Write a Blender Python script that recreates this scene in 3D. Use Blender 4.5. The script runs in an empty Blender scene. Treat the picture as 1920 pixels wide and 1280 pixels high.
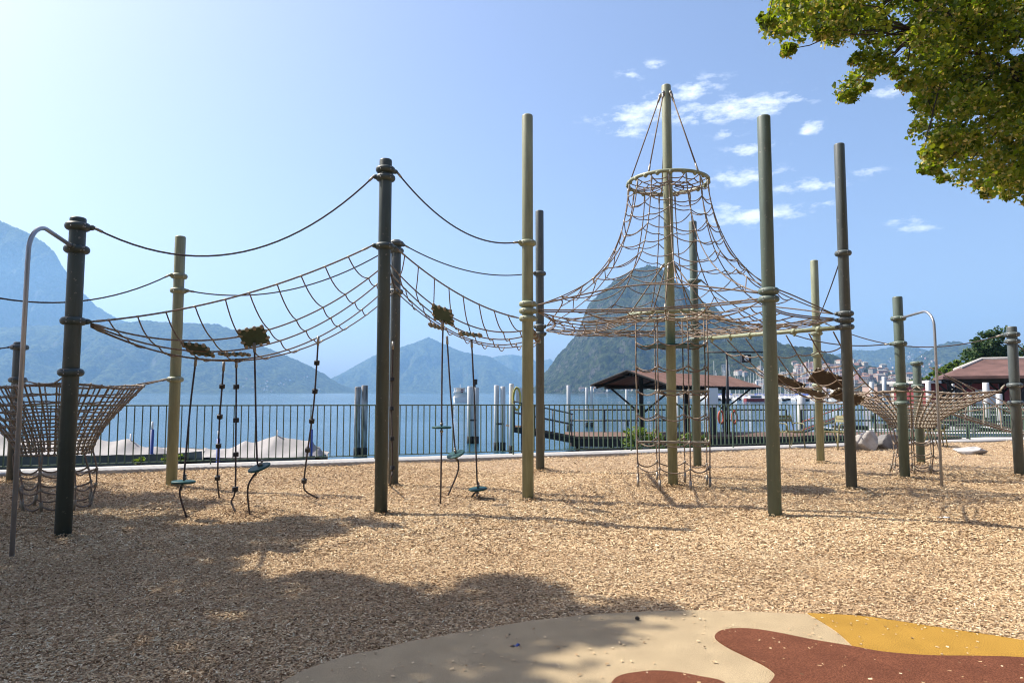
import bpy, math, random
import numpy as np
from mathutils import Vector, Matrix, noise
from mathutils.bvhtree import BVHTree

# ------------------------------------------------------------------ camera, sky, sun
SC = bpy.context.scene
COL = SC.collection
F = 1280.0; EYE = 1.5; TP = 96.0 / F
PITCH = math.atan(TP); CP, SP = math.cos(PITCH), math.sin(PITCH)
cam = bpy.data.cameras.new('camera'); cam.sensor_width = 36; cam.lens = 36 * F / 1920
cam.clip_start = 0.05; cam.clip_end = 40000
camo = bpy.data.objects.new('camera', cam); COL.objects.link(camo)
camo.location = (0, 0, EYE); camo.rotation_euler = (math.pi / 2 + PITCH, 0, 0)
SC.camera = camo

SUN_EL = math.radians(50.5)
SUN_AZ = math.atan2(-3.33, 0.96)            # measured from +Y towards +X
SUN_DIR = Vector((math.sin(SUN_AZ) * math.cos(SUN_EL), math.cos(SUN_AZ) * math.cos(SUN_EL), math.sin(SUN_EL)))
W = bpy.data.worlds.new('World'); SC.world = W; W.use_nodes = True
sun = bpy.data.lights.new('sun', 'SUN'); sun.energy = 5.0; sun.angle = math.radians(0.55); sun.color = (1.0, 0.93, 0.82)
suno = bpy.data.objects.new('sun', sun); COL.objects.link(suno)
suno.rotation_euler = (-SUN_DIR).to_track_quat('-Z', 'Y').to_euler(); suno.location = (-20, 6, 30)
SC.view_settings.view_transform = 'Standard'; SC.view_settings.look = 'None'
SC.view_settings.exposure = 0.85; SC.view_settings.gamma = 1.0; SC.view_settings.use_curve_mapping = False
SC.cycles.use_denoising = True; SC.cycles.filter_width = 1.1
SC.cycles.max_bounces = 8; SC.cycles.volume_bounces = 1; SC.cycles.transparent_max_bounces = 8
SC.cycles.caustics_reflective = False; SC.cycles.caustics_refractive = False

def ray(x, y):
    u = (x - 960) / F; v = (640 - y) / F
    return Vector((u, CP - v * SP, SP + v * CP))
def G(x, y, z=0.0):                           # point of the horizontal plane z under a pixel
    d = ray(x, y); t = (z - EYE) / d.z
    return Vector((0, 0, EYE)) + d * t
def D(x, y, Y):                               # point at distance Y under a pixel
    d = ray(x, y); return Vector((0, 0, EYE)) + d * (Y / d.y)

def build_world():
    nt = W.node_tree; N = nt.nodes; L = nt.links; N.clear()
    out = N.new('ShaderNodeOutputWorld'); bg = N.new('ShaderNodeBackground'); bg.inputs['Strength'].default_value = 0.112
    sky = N.new('ShaderNodeTexSky'); sky.sky_type = 'NISHITA'; sky.sun_disc = False
    sky.sun_elevation = SUN_EL; sky.sun_rotation = SUN_AZ
    sky.altitude = 300; sky.air_density = 1.0; sky.dust_density = 3.8; sky.ozone_density = 1.6
    tc = N.new('ShaderNodeTexCoord')
    def math_(op, a, b=None, clamp=False):
        m = N.new('ShaderNodeMath'); m.operation = op; m.use_clamp = clamp
        for i, q in enumerate((a, b)):
            if q is None: continue
            if isinstance(q, (int, float)): m.inputs[i].default_value = q
            else: L.new(q, m.inputs[i])
        return m.outputs[0]
    def dot(vec):
        m = N.new('ShaderNodeVectorMath'); m.operation = 'DOT_PRODUCT'
        L.new(tc.outputs['Generated'], m.inputs[0]); m.inputs[1].default_value = vec
        return m.outputs['Value']
    clouds = [(1205, 208, 52, 20, .35, .9), (1300, 170, 46, 16, .35, .7), (1375, 203, 100, 17, .12, 1), (1175, 247, 40, 9, -.05, .6), (1183, 140, 26, 9, 0, .35),
              (1226, 123, 18, 8, 0, .5), (1520, 240, 18, 10, .1, 1), (1405, 281, 40, 10, .15, .7), (1522, 347, 52, 10, .1, .8),
              (1390, 333, 52, 13, .1, .75), (1420, 404, 66, 13, .1, 1), (1365, 392, 24, 9, 0, .6), (1704, 415, 34, 8, .05, .6),
              (1735, 427, 50, 8, .05, .55), (1626, 322, 26, 8, .1, .5), (1650, 172, 48, 12, 0, .45), (1368, 250, 24, 9, .1, .5), (1115, 220, 30, 9, .1, .3),
              (1540, 382, 26, 8, 0, .45), (1470, 322, 30, 8, 0, .3), (1300, 400, 30, 7, 0, .25)]
    tot = None
    for cx, cy, w, h, tilt, amp in clouds:
        c = ray(cx, cy).normalized()
        r = (ray(cx + 10, cy - 10 * tilt).normalized() - c).normalized()
        u = c.cross(r).normalized()
        if u.z < 0: u = -u
        a = w / F * c.y; b = h / F * c.y
        q = math_('ADD', math_('POWER', math_('ABSOLUTE', math_('DIVIDE', math_('SUBTRACT', dot(r), c.dot(r)), a)), 2.0),
                  math_('POWER', math_('ABSOLUTE', math_('DIVIDE', math_('SUBTRACT', dot(u), c.dot(u)), b)), 2.0))
        g = math_('MULTIPLY', math_('EXPONENT', math_('MULTIPLY', q, -0.8)), amp)
        front = math_('GREATER_THAN', dot(c), 0.5)
        g = math_('MULTIPLY', g, front)
        tot = g if tot is None else math_('MAXIMUM', tot, g)
    mp = N.new('ShaderNodeMapping'); mp.inputs['Scale'].default_value = (38, 38, 95)
    L.new(tc.outputs['Generated'], mp.inputs['Vector'])
    nz = N.new('ShaderNodeTexNoise'); nz.inputs['Scale'].default_value = 1.0; nz.inputs['Detail'].default_value = 7; nz.inputs['Roughness'].default_value = .62
    L.new(mp.outputs[0], nz.inputs['Vector'])
    k = math_('SUBTRACT', math_('ADD', math_('MULTIPLY', tot, .95), math_('MULTIPLY', nz.outputs['Fac'], 2.5)), 1.47)
    fac = math_('MULTIPLY', math_('MULTIPLY', k, 1.25, True), 0.82)
    fac = math_('MULTIPLY', fac, math_('MULTIPLY', tot, 3.5, True))
    mix = N.new('ShaderNodeMixRGB'); mix.inputs['Color2'].default_value = (7.6, 7.8, 8.1, 1)
    tint = N.new('ShaderNodeMixRGB'); tint.blend_type = 'MULTIPLY'; tint.inputs['Fac'].default_value = 1; tint.inputs['Color2'].default_value = (1.03, .985, 1.05, 1)
    L.new(sky.outputs[0], tint.inputs['Color1']); L.new(fac, mix.inputs['Fac']); L.new(tint.outputs[0], mix.inputs['Color1'])
    L.new(mix.outputs[0], bg.inputs['Color']); L.new(bg.outputs[0], out.inputs['Surface'])
build_world()

# ------------------------------------------------------------------ materials
def new_mat(name):
    m = bpy.data.materials.new(name); m.use_nodes = True
    return m, m.node_tree.nodes, m.node_tree.links, m.node_tree.nodes['Principled BSDF']
def mat(name, col, rough=.6, var=.12, scale=6.0, bump=0.0, bscale=60.0, metal=0.0, stretch=(1, 1, 1), col2=None, spec=.5):
    m, N, L, b = new_mat(name)
    b.inputs['Roughness'].default_value = rough; b.inputs['Metallic'].default_value = metal
    b.inputs['Specular IOR Level'].default_value = spec
    tc = N.new('ShaderNodeTexCoord'); mp = N.new('ShaderNodeMapping'); mp.inputs['Scale'].default_value = stretch
    L.new(tc.outputs['Object'], mp.inputs['Vector'])
    nz = N.new('ShaderNodeTexNoise'); nz.inputs['Scale'].default_value = scale; nz.inputs['Detail'].default_value = 6
    L.new(mp.outputs[0], nz.inputs['Vector'])
    r = N.new('ShaderNodeValToRGB'); r.color_ramp.elements[0].position = .32; r.color_ramp.elements[1].position = .68
    c2 = col2 or tuple(min(1, c * (1 + var)) for c in col); c1 = tuple(c * (1 - var) for c in col) if col2 is None else col
    r.color_ramp.elements[0].color = (*c1, 1); r.color_ramp.elements[1].color = (*c2, 1)
    L.new(nz.outputs['Fac'], r.inputs['Fac']); L.new(r.outputs[0], b.inputs['Base Color'])
    if bump:
        n2 = N.new('ShaderNodeTexNoise'); n2.inputs['Scale'].default_value = bscale; n2.inputs['Detail'].default_value = 4
        L.new(mp.outputs[0], n2.inputs['Vector'])
        bp = N.new('ShaderNodeBump'); bp.inputs['Strength'].default_value = bump; bp.inputs['Distance'].default_value = .02
        L.new(n2.outputs['Fac'], bp.inputs['Height']); L.new(bp.outputs[0], b.inputs['Normal'])
    return m

M = {}
WORN = ('olive', 'green', 'grey', 'mid')
M['olive'] = mat('olive_paint', (.265, .29, .19), .42, .06, 3)
M['green'] = mat('dark_green_paint', (.055, .075, .070), .42, .08, 3)
M['grey'] = mat('grey_brown_paint', (.086, .104, .104), .42, .08, 3)
M['mid'] = mat('grey_green_paint', (.108, .145, .12), .42, .08, 3)
M['steel'] = mat('steel', (.36, .37, .39), .36, .08, 8, metal=.65)
M['rope'] = mat('brown_rope', (.19, .143, .108), .85, .2, 40, .4, 180)
M['ropedark'] = mat('dark_rope', (.058, .045, .042), .85, .2, 40, .4, 180)
M['ropenet'] = mat('beige_rope', (.225, .17, .125), .85, .2, 40, .4, 180)
M['ferrule'] = mat('alloy_ferrule', (.30, .27, .23), .5, .1, 10, metal=.5)
M['plastic'] = mat('tan_plastic', (.24, .205, .15), .6, .1, 10)
M['black'] = mat('black_rubber', (.012, .012, .013), .55, .2, 20)
M['teal'] = mat('green_rubber', (.010, .058, .056), .55, .15, 20, spec=.25)
M['plate'] = mat('dark_green_plate', (.03, .06, .034), .6, .15, 20)
M['brownmat'] = mat('brown_plate', (.05, .034, .022), .7, .2, 20)
M['fence'] = mat('fence_green', (.062, .098, .058), .45, .08, 4)
M['concrete'] = mat('pale_concrete', (.44, .42, .39), .85, .1, 3, .25, 60)
M['wall'] = mat('quay_stone', (.22, .21, .19), .9, .2, 2, .4, 12)
M['rock'] = mat('pale_rock', (.30, .28, .25), .9, .3, 5, .8, 14, col2=(.50, .475, .44))
M['dkrock'] = mat('grey_rock', (.11, .105, .10), .9, .3, 6, .8, 14, col2=(.21, .20, .19))
M['palerock'] = mat('flat_rock', (.28, .275, .27), .9, .3, 7, .8, 14, col2=(.48, .47, .46))
M['white'] = mat('white_paint', (.70, .70, .69), .5, .06, 2)
M['pile'] = mat('pale_pile', (.50, .50, .48), .7, .15, 2, stretch=(3, 3, .4), col2=(.62, .62, .60))
M['piledark'] = mat('algae_band', (.035, .035, .03), .8, .3, 4)
M['pileworn'] = mat('worn_pile', (.06, .055, .05), .8, .3, 3, stretch=(3, 3, .5), col2=(.52, .5, .47))
M['darkwood'] = mat('dark_timber', (.022, .019, .017), .8, .3, 3, .2, 20)
M['deck'] = mat('deck_boards', (.13, .075, .05), .8, .25, 4, .2, 20, stretch=(8, .6, 1))
M['darksteel'] = mat('dark_steel', (.018, .019, .022), .5, .15, 4)
M['rust'] = mat('rust_red_sheet', (.115, .058, .042), .75, .25, 1.5, col2=(.17, .095, .072))
M['tile'] = mat('brown_shingles', (.115, .06, .05), .85, .3, 1.2, .5, 9, stretch=(1, 1, 3))
M['tarp'] = mat('grey_tarp', (.25, .24, .235), .75, .08, 2, .35, 5)
M['hull'] = mat('grey_hull', (.11, .105, .10), .6, .15, 2)
M['blue'] = mat('blue_post', (.018, .05, .25), .45, .08, 4)
M['orange'] = mat('orange_red', (.42, .075, .03), .6, .1, 4)
M['yellow'] = mat('yellow_hose', (.55, .45, .10), .6, .1, 6)
M['red'] = mat('red_paint', (.19, .028, .03), .7, .2, 2)
M['chair'] = mat('chair_green', (.20, .185, .085), .5, .06, 5)
M['bark'] = mat('bark', (.042, .032, .025), .9, .3, 6, .6, 25)
M['glass'] = mat('dark_glass', (.03, .04, .05), .1, .1, 2)
M['cream'] = mat('cream_rubber', (.45, .35, .215), .9, .10, 5, .35, 420)
M['brownrub'] = mat('brown_rubber', (.165, .062, .034), .9, .12, 5, .35, 420)
M['yellowrub'] = mat('yellow_rubber', (.42, .24, .045), .9, .10, 5, .35, 420)

def speckle(m, s=260, amt=.5):
    N, L = m.node_tree.nodes, m.node_tree.links
    b = N['Principled BSDF']; src = b.inputs['Base Color'].links[0].from_socket
    nz = N.new('ShaderNodeTexNoise'); nz.inputs['Scale'].default_value = s; nz.inputs['Detail'].default_value = 2
    tc = N.new('ShaderNodeTexCoord'); L.new(tc.outputs['Object'], nz.inputs['Vector'])
    r = N.new('ShaderNodeValToRGB'); r.color_ramp.elements[0].position = .35; r.color_ramp.elements[1].position = .65
    r.color_ramp.elements[0].color = (1 - amt, 1 - amt, 1 - amt, 1); r.color_ramp.elements[1].color = (1.15, 1.15, 1.15, 1)
    mx = N.new('ShaderNodeMixRGB'); mx.blend_type = 'MULTIPLY'; mx.inputs['Fac'].default_value = 1
    L.new(nz.outputs['Fac'], r.inputs['Fac']); L.new(src, mx.inputs['Color1']); L.new(r.outputs[0], mx.inputs['Color2'])
    L.new(mx.outputs[0], b.inputs['Base Color'])
for k in ('cream', 'brownrub', 'yellowrub'): speckle(M[k], 170, .55); M[k].node_tree.nodes['Principled BSDF'].inputs['Specular IOR Level'].default_value = .08

def wear(m):
    N, L = m.node_tree.nodes, m.node_tree.links; b = N['Principled BSDF']; src = b.inputs['Base Color'].links[0].from_socket
    tc = N.new('ShaderNodeTexCoord'); mp = N.new('ShaderNodeMapping'); mp.inputs['Scale'].default_value = (14, 14, 1.3); L.new(tc.outputs['Object'], mp.inputs['Vector'])
    n1 = N.new('ShaderNodeTexNoise'); n1.inputs['Scale'].default_value = 1.5; n1.inputs['Detail'].default_value = 7; n1.inputs['Roughness'].default_value = .7; L.new(mp.outputs[0], n1.inputs['Vector'])
    r1 = N.new('ShaderNodeValToRGB'); r1.color_ramp.elements[0].position = .35; r1.color_ramp.elements[1].position = .65; r1.color_ramp.elements[0].color = (.78, .77, .75, 1); r1.color_ramp.elements[1].color = (1.1, 1.1, 1.1, 1)
    mx = N.new('ShaderNodeMixRGB'); mx.blend_type = 'MULTIPLY'; mx.inputs['Fac'].default_value = 1; L.new(n1.outputs['Fac'], r1.inputs['Fac']); L.new(src, mx.inputs['Color1']); L.new(r1.outputs[0], mx.inputs['Color2'])
    n2 = N.new('ShaderNodeTexNoise'); n2.inputs['Scale'].default_value = 26; n2.inputs['Detail'].default_value = 5; L.new(tc.outputs['Object'], n2.inputs['Vector'])
    r2 = N.new('ShaderNodeValToRGB'); r2.color_ramp.elements[0].position = .66; r2.color_ramp.elements[1].position = .70; L.new(n2.outputs['Fac'], r2.inputs['Fac'])
    m2 = N.new('ShaderNodeMixRGB'); m2.inputs['Color2'].default_value = (.30, .28, .25, 1); sc_ = N.new('ShaderNodeMath'); sc_.operation = 'MULTIPLY'; sc_.inputs[1].default_value = .45
    L.new(r2.outputs[0], sc_.inputs[0]); L.new(sc_.outputs[0], m2.inputs['Fac']); L.new(mx.outputs[0], m2.inputs['Color1']); L.new(m2.outputs[0], b.inputs['Base Color'])
    rr = N.new('ShaderNodeMapRange'); rr.inputs['To Min'].default_value = .34; rr.inputs['To Max'].default_value = .62; L.new(n1.outputs['Fac'], rr.inputs['Value']); L.new(rr.outputs[0], b.inputs['Roughness'])
for k in WORN: wear(M[k])

def attr_mat(name, ramp, rough=.8, trans=0.0, tcol=None):
    m, N, L, b = new_mat(name); b.inputs['Roughness'].default_value = rough
    b.inputs['Specular IOR Level'].default_value = .3
    at = N.new('ShaderNodeAttribute'); at.attribute_name = 'shade'
    r = N.new('ShaderNodeValToRGB'); el = r.color_ramp.elements
    while len(el) < len(ramp): el.new(.5)
    for e, (p, c) in zip(el, ramp): e.position = p; e.color = (*c, 1)
    L.new(at.outputs['Fac'], r.inputs['Fac']); L.new(r.outputs[0], b.inputs['Base Color'])
    if trans:
        t = N.new('ShaderNodeBsdfTranslucent'); mx = N.new('ShaderNodeMixShader'); mx.inputs[0].default_value = trans
        hs = N.new('ShaderNodeMixRGB'); hs.blend_type = 'MULTIPLY'; hs.inputs['Fac'].default_value = 1; hs.inputs['Color2'].default_value = (*tcol, 1)
        L.new(r.outputs[0], hs.inputs['Color1']); L.new(hs.outputs[0], t.inputs['Color'])
        L.new(b.outputs[0], mx.inputs[1]); L.new(t.outputs[0], mx.inputs[2])
        L.new(mx.outputs[0], N['Material Output'].inputs['Surface'])
    return m
M['chips'] = attr_mat('wood_chips', [(0, (.10, .055, .026)), (.2, (.31, .195, .10)), (.55, (.52, .373, .213)), (.85, (.65, .50, .315)), (1, (.75, .65, .45))], .85)
M['leaf'] = attr_mat('linden_leaf', [(0, (.04, .075, .01)), (.5, (.125, .17, .018)), (1, (.25, .26, .04))], .45, .45, (1.9, 1.95, .45))
M['blossom'] = attr_mat('linden_blossom', [(0, (.22, .18, .04)), (.6, (.42, .36, .11)), (1, (.58, .52, .24))], .6, .45, (1.5, 1.4, .8))
M['leafdark'] = attr_mat('dark_leaf', [(0, (.022, .05, .016)), (.5, (.045, .085, .026)), (1, (.09, .12, .04))], .6, .25, (1.3, 1.5, .6))
M['leaflight'] = attr_mat('light_leaf', [(0, (.06, .10, .02)), (.5, (.11, .17, .03)), (1, (.17, .21, .05))], .6, .35, (1.5, 1.6, .6))

def forest_mat(name, c1, c2, c3, sc=.02):
    m, N, L, b = new_mat(name); b.inputs['Roughness'].default_value = .95; b.inputs['Specular IOR Level'].default_value = .1
    tc = N.new('ShaderNodeTexCoord')
    nz = N.new('ShaderNodeTexNoise'); nz.inputs['Scale'].default_value = sc; nz.inputs['Detail'].default_value = 10; nz.inputs['Roughness'].default_value = .74
    L.new(tc.outputs['Object'], nz.inputs['Vector'])
    n3 = N.new('ShaderNodeTexNoise'); n3.inputs['Scale'].default_value = sc * .12; n3.inputs['Detail'].default_value = 5
    L.new(tc.outputs['Object'], n3.inputs['Vector'])
    r = N.new('ShaderNodeValToRGB'); r.color_ramp.elements[0].position = .40; r.color_ramp.elements[1].position = .62
    r.color_ramp.elements[0].color = (*c1, 1); r.color_ramp.elements[1].color = (*c2, 1)
    r3 = N.new('ShaderNodeValToRGB'); r3.color_ramp.elements[0].position = .58; r3.color_ramp.elements[1].position = .72
    r3.color_ramp.elements[0].color = (0, 0, 0, 1); r3.color_ramp.elements[1].color = (.7, .7, .7, 1)
    mx = N.new('ShaderNodeMixRGB'); mx.inputs['Color2'].default_value = (*c3, 1)
    L.new(nz.outputs['Fac'], r.inputs['Fac']); L.new(n3.outputs['Fac'], r3.inputs['Fac']); L.new(r3.outputs[0], mx.inputs['Fac'])
    L.new(r.outputs[0], mx.inputs['Color1'])
    # bare rock where the slope is steep
    ge = N.new('ShaderNodeNewGeometry'); sx = N.new('ShaderNodeSeparateXYZ'); L.new(ge.outputs['True Normal'], sx.inputs[0])
    rk = N.new('ShaderNodeValToRGB'); rk.color_ramp.elements[0].position = .40; rk.color_ramp.elements[1].position = .60
    rk.color_ramp.elements[0].color = (.75, .75, .75, 1); rk.color_ramp.elements[1].color = (0, 0, 0, 1)
    L.new(sx.outputs['Z'], rk.inputs['Fac'])
    m2 = N.new('ShaderNodeMixRGB'); m2.inputs['Color2'].default_value = (.17, .155, .14, 1)
    n5 = N.new('ShaderNodeTexNoise'); n5.inputs['Scale'].default_value = .012; n5.inputs['Detail'].default_value = 7
    mp5 = N.new('ShaderNodeMapping'); mp5.inputs['Scale'].default_value = (1.6, 1.6, .45); L.new(tc.outputs['Object'], mp5.inputs['Vector']); L.new(mp5.outputs[0], n5.inputs['Vector'])
    r5 = N.new('ShaderNodeValToRGB'); r5.color_ramp.elements[0].position = .44; r5.color_ramp.elements[1].position = .56; L.new(n5.outputs['Fac'], r5.inputs['Fac'])
    mu = N.new('ShaderNodeMath'); mu.operation = 'MULTIPLY'; L.new(rk.outputs[0], mu.inputs[0]); L.new(r5.outputs[0], mu.inputs[1])
    L.new(mu.outputs[0], m2.inputs['Fac']); L.new(mx.outputs[0], m2.inputs['Color1'])
    L.new(m2.outputs[0], b.inputs['Base Color'])
    bp = N.new('ShaderNodeBump'); bp.inputs['Strength'].default_value = 1.0; bp.inputs['Distance'].default_value = 55
    L.new(nz.outputs['Fac'], bp.inputs['Height']); L.new(bp.outputs[0], b.inputs['Normal'])
    return m
M['forest'] = forest_mat('forest', (.002, .006, .002), (.095, .125, .04), (.10, .125, .042), .04)
M['forestfar'] = forest_mat('far_forest', (.003, .008, .003), (.11, .135, .05), (.13, .14, .055), .03)

# ------------------------------------------------------------------ mesh helpers
def finish(me, name, material, parent=None, smooth=False):
    if material: me.materials.append(material)
    if smooth: me.polygons.foreach_set('use_smooth', [True] * len(me.polygons))
    me.update()
    o = bpy.data.objects.new(name, me); COL.objects.link(o)
    if parent: o.parent = parent
    return o
class MB:
    def __init__(s): s.v = []; s.f = []
    def box(s, c, d, R=None):
        c = Vector(c); n = len(s.v)
        for x, y, z in ((-1,-1,-1),(1,-1,-1),(1,1,-1),(-1,1,-1),(-1,-1,1),(1,-1,1),(1,1,1),(-1,1,1)):
            p = Vector((x * d[0] / 2, y * d[1] / 2, z * d[2] / 2))
            s.v.append(c + (R @ p if R else p))
        s.f += [tuple(n + i for i in q) for q in ((0,3,2,1),(4,5,6,7),(0,1,5,4),(1,2,6,5),(2,3,7,6),(3,0,4,7))]
        return s
    def tube(s, pts, r, k=6, closed=False, caps=True):
        pts = [Vector(p) for p in pts]; n = len(pts); base = len(s.v)
        rr = r if isinstance(r, (list, tuple)) else [r] * n
        up = None
        for i, p in enumerate(pts):
            if closed: t = pts[(i + 1) % n] - pts[i - 1]
            else: t = pts[min(i + 1, n - 1)] - pts[max(i - 1, 0)]
            if t.length < 1e-9: t = Vector((0, 0, 1))
            t.normalize()
            if up is None:
                up = Vector((0, 0, 1)) if abs(t.z) < .9 else Vector((1, 0, 0))
            a = (up - t * up.dot(t))
            if a.length < 1e-6: a = t.orthogonal()
            a.normalize(); b = t.cross(a); up = a
            for j in range(k):
                th = 2 * math.pi * j / k
                s.v.append(p + (a * math.cos(th) + b * math.sin(th)) * rr[i])
        m = n if closed else n - 1
        for i in range(m):
            i2 = (i + 1) % n
            for j in range(k):
                j2 = (j + 1) % k
                s.f.append((base + i * k + j, base + i * k + j2, base + i2 * k + j2, base + i2 * k + j))
        if caps and not closed:
            s.f.append(tuple(base + j for j in range(k))[::-1]); s.f.append(tuple(base + (n - 1) * k + j for j in range(k)))
        return s
    def lathe(s, prof, c=(0, 0, 0), k=24, R=None):
        c = Vector(c); base = len(s.v); n = len(prof)
        for r, z in prof:
            for j in range(k):
                th = 2 * math.pi * j / k; p = Vector((r * math.cos(th), r * math.sin(th), z))
                s.v.append(c + (R @ p if R else p))
        for i in range(n - 1):
            for j in range(k):
                j2 = (j + 1) % k
                s.f.append((base + i * k + j, base + i * k + j2, base + (i + 1) * k + j2, base + (i + 1) * k + j))
        s.f.append(tuple(base + j for j in range(k))[::-1]); s.f.append(tuple(base + (n - 1) * k + j for j in range(k)))
        return s
    def blob(s, c, r, R=None, k=8, rings=5):
        r = r if isinstance(r, (list, tuple)) else (r, r, r)
        pr = []
        c = Vector(c); base = len(s.v)
        for i in range(rings):
            ph = math.pi * (i + .5) / rings
            for j in range(k):
                th = 2 * math.pi * j / k
                p = Vector((r[0] * math.sin(ph) * math.cos(th), r[1] * math.sin(ph) * math.sin(th), -r[2] * math.cos(ph)))
                s.v.append(c + (R @ p if R else p))
        for i in range(rings - 1):
            for j in range(k):
                j2 = (j + 1) % k
                s.f.append((base + i * k + j, base + i * k + j2, base + (i + 1) * k + j2, base + (i + 1) * k + j))
        s.f.append(tuple(base + j for j in range(k))[::-1]); s.f.append(tuple(base + (rings - 1) * k + j for j in range(k)))
        return s
    def poly(s, pts):
        n = len(s.v); s.v += [Vector(p) for p in pts]; s.f.append(tuple(range(n, n + len(pts)))); return s
    def prism(s, pts, dz):                      # polygon extruded by the vector dz
        n = len(s.v); k = len(pts); dz = Vector(dz)
        s.v += [Vector(p) for p in pts] + [Vector(p) + dz for p in pts]
        s.f.append(tuple(range(n, n + k))[::-1]); s.f.append(tuple(range(n + k, n + 2 * k)))
        for i in range(k): s.f.append((n + i, n + (i + 1) % k, n + k + (i + 1) % k, n + k + i))
        return s
    def mesh(s, name):
        me = bpy.data.meshes.new(name); me.from_pydata([tuple(p) for p in s.v], [], s.f); return me
    def build(s, name, material, parent=None, smooth=False):
        o = finish(s.mesh(name), name, material, parent, smooth)
        if parent is not None: o.matrix_parent_inverse = Matrix.Translation(parent.location).inverted() if parent.parent is None else Matrix()
        return o
def fast(name, verts, faces, material, parent=None, shade=None, smooth=False):
    me = bpy.data.meshes.new(name); nv = len(verts); nf, k = faces.shape
    me.vertices.add(nv); me.vertices.foreach_set('co', np.ascontiguousarray(verts, dtype=np.float32).ravel())
    me.loops.add(nf * k); me.loops.foreach_set('vertex_index', np.ascontiguousarray(faces, dtype=np.int32).ravel())
    me.polygons.add(nf); me.polygons.foreach_set('loop_start', np.arange(0, nf * k, k, dtype=np.int32))
    if smooth: me.polygons.foreach_set('use_smooth', np.ones(nf, dtype=bool))
    me.update(calc_edges=True)
    if shade is not None:
        at = me.attributes.new('shade', 'FLOAT', 'POINT'); at.data.foreach_set('value', np.ascontiguousarray(shade, dtype=np.float32))
    o = finish(me, name, material, parent)
    if parent is not None: o.matrix_parent_inverse = Matrix.Translation(parent.location).inverted() if parent.parent is None else Matrix()
    return o
def tag(o, label=None, cat=None, group=None, kind=None):
    if label: o['label'] = label
    if cat: o['category'] = cat
    if group: o['group'] = group
    if kind: o['kind'] = kind
    return o
def empty(name, loc, label=None, cat=None, group=None):
    o = bpy.data.objects.new(name, None); o.location = loc; o.empty_display_size = .2; COL.objects.link(o)
    return tag(o, label, cat, group)
def copy_tree(o, parent=None):
    c = o.copy(); COL.objects.link(c); c.parent = parent
    if parent is not None: c.matrix_parent_inverse = o.matrix_parent_inverse.copy()
    for ch in o.children: copy_tree(ch, c)
    return c
def rotz(a): return Matrix.Rotation(a, 3, 'Z')
def frame(zaxis, xhint=Vector((1, 0, 0))):
    z = Vector(zaxis).normalized(); x = xhint - z * xhint.dot(z)
    if x.length < 1e-5: x = z.orthogonal()
    x.normalize(); y = z.cross(x)
    return Matrix((x, y, z)).transposed()
rng = random.Random(7); NP = np.random.default_rng(11)

# ------------------------------------------------------------------ ground, kerb, water
def fence_y(x): return 15.15 + .425 * x
def kerb_z(x): return np.clip(.15 - .006 * x, .03, .24)
FN = np.array((-.425, 1.0)) / math.hypot(.425, 1.0)          # points away from the playground
def fence_dist(x, y): return (fence_y(x) - y) * FN[1]
def ground_z(x, y):
    x = np.asarray(x, float); y = np.asarray(y, float)
    s = np.clip((2.8 - fence_dist(x, y)) / 2.3, 0, 1); s = s * s * (3 - 2 * s)
    z = (kerb_z(x) - .05) * s
    z = z + .014 * np.sin(x * 1.7 + y * .9) + .014 * np.sin(y * 2.3 - x * 1.1 + 1) + .010 * np.sin(x * 4.1 + 2) * np.sin(y * 3.7) + .007 * np.sin(x * 8.3 + 2 * np.sin(y * 3)) * np.sin(y * 7.1 + 1.5 * np.sin(x * 2.2))
    return z
def gz(p): return float(ground_z(p[0], p[1]))

# outline of the rubber surfacing
mat_top = [(440, 1330), (540, 1271), (574, 1254), (643, 1230), (712, 1216), (780, 1199), (884, 1182), (987, 1164), (1100, 1152), (1160, 1148), (1228, 1145), (1314, 1143),
           (1399, 1145), (1484, 1149), (1514, 1150), (1612, 1155), (1698, 1167), (1783, 1180), (1920, 1201), (2060, 1228), (2220, 1268), (2400, 1330)]
def smooth_line(pts, n=4):
    out = []
    P = [Vector(p) for p in pts]
    for i in range(len(P) - 1):
        p0 = P[max(i - 1, 0)]; p1 = P[i]; p2 = P[i + 1]; p3 = P[min(i + 2, len(P) - 1)]
        for k in range(n):
            t = k / n
            out.append(.5 * ((2 * p1) + (p2 - p0) * t + (2 * p0 - 5 * p1 + 4 * p2 - p3) * t * t + (3 * p1 - p0 - 3 * p2 + p3) * t ** 3))
    out.append(P[-1]); return out
MATZ = .03
edge = smooth_line([G(*p, MATZ).to_2d() for p in mat_top])
outline = edge + [Vector((6.5, -3)), Vector((-4.0, -3))]
OUT = np.array([(p.x, p.y) for p in outline])
def inside(px, py, poly):
    px = np.asarray(px); py = np.asarray(py); r = np.zeros(px.shape, bool); n = len(poly)
    for i in range(n):
        x1, y1 = poly[i]; x2, y2 = poly[(i + 1) % n]
        c = ((y1 > py) != (y2 > py)) & (px < (x2 - x1) * (py - y1) / (y2 - y1 + 1e-12) + x1); r ^= c
    return r

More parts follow.
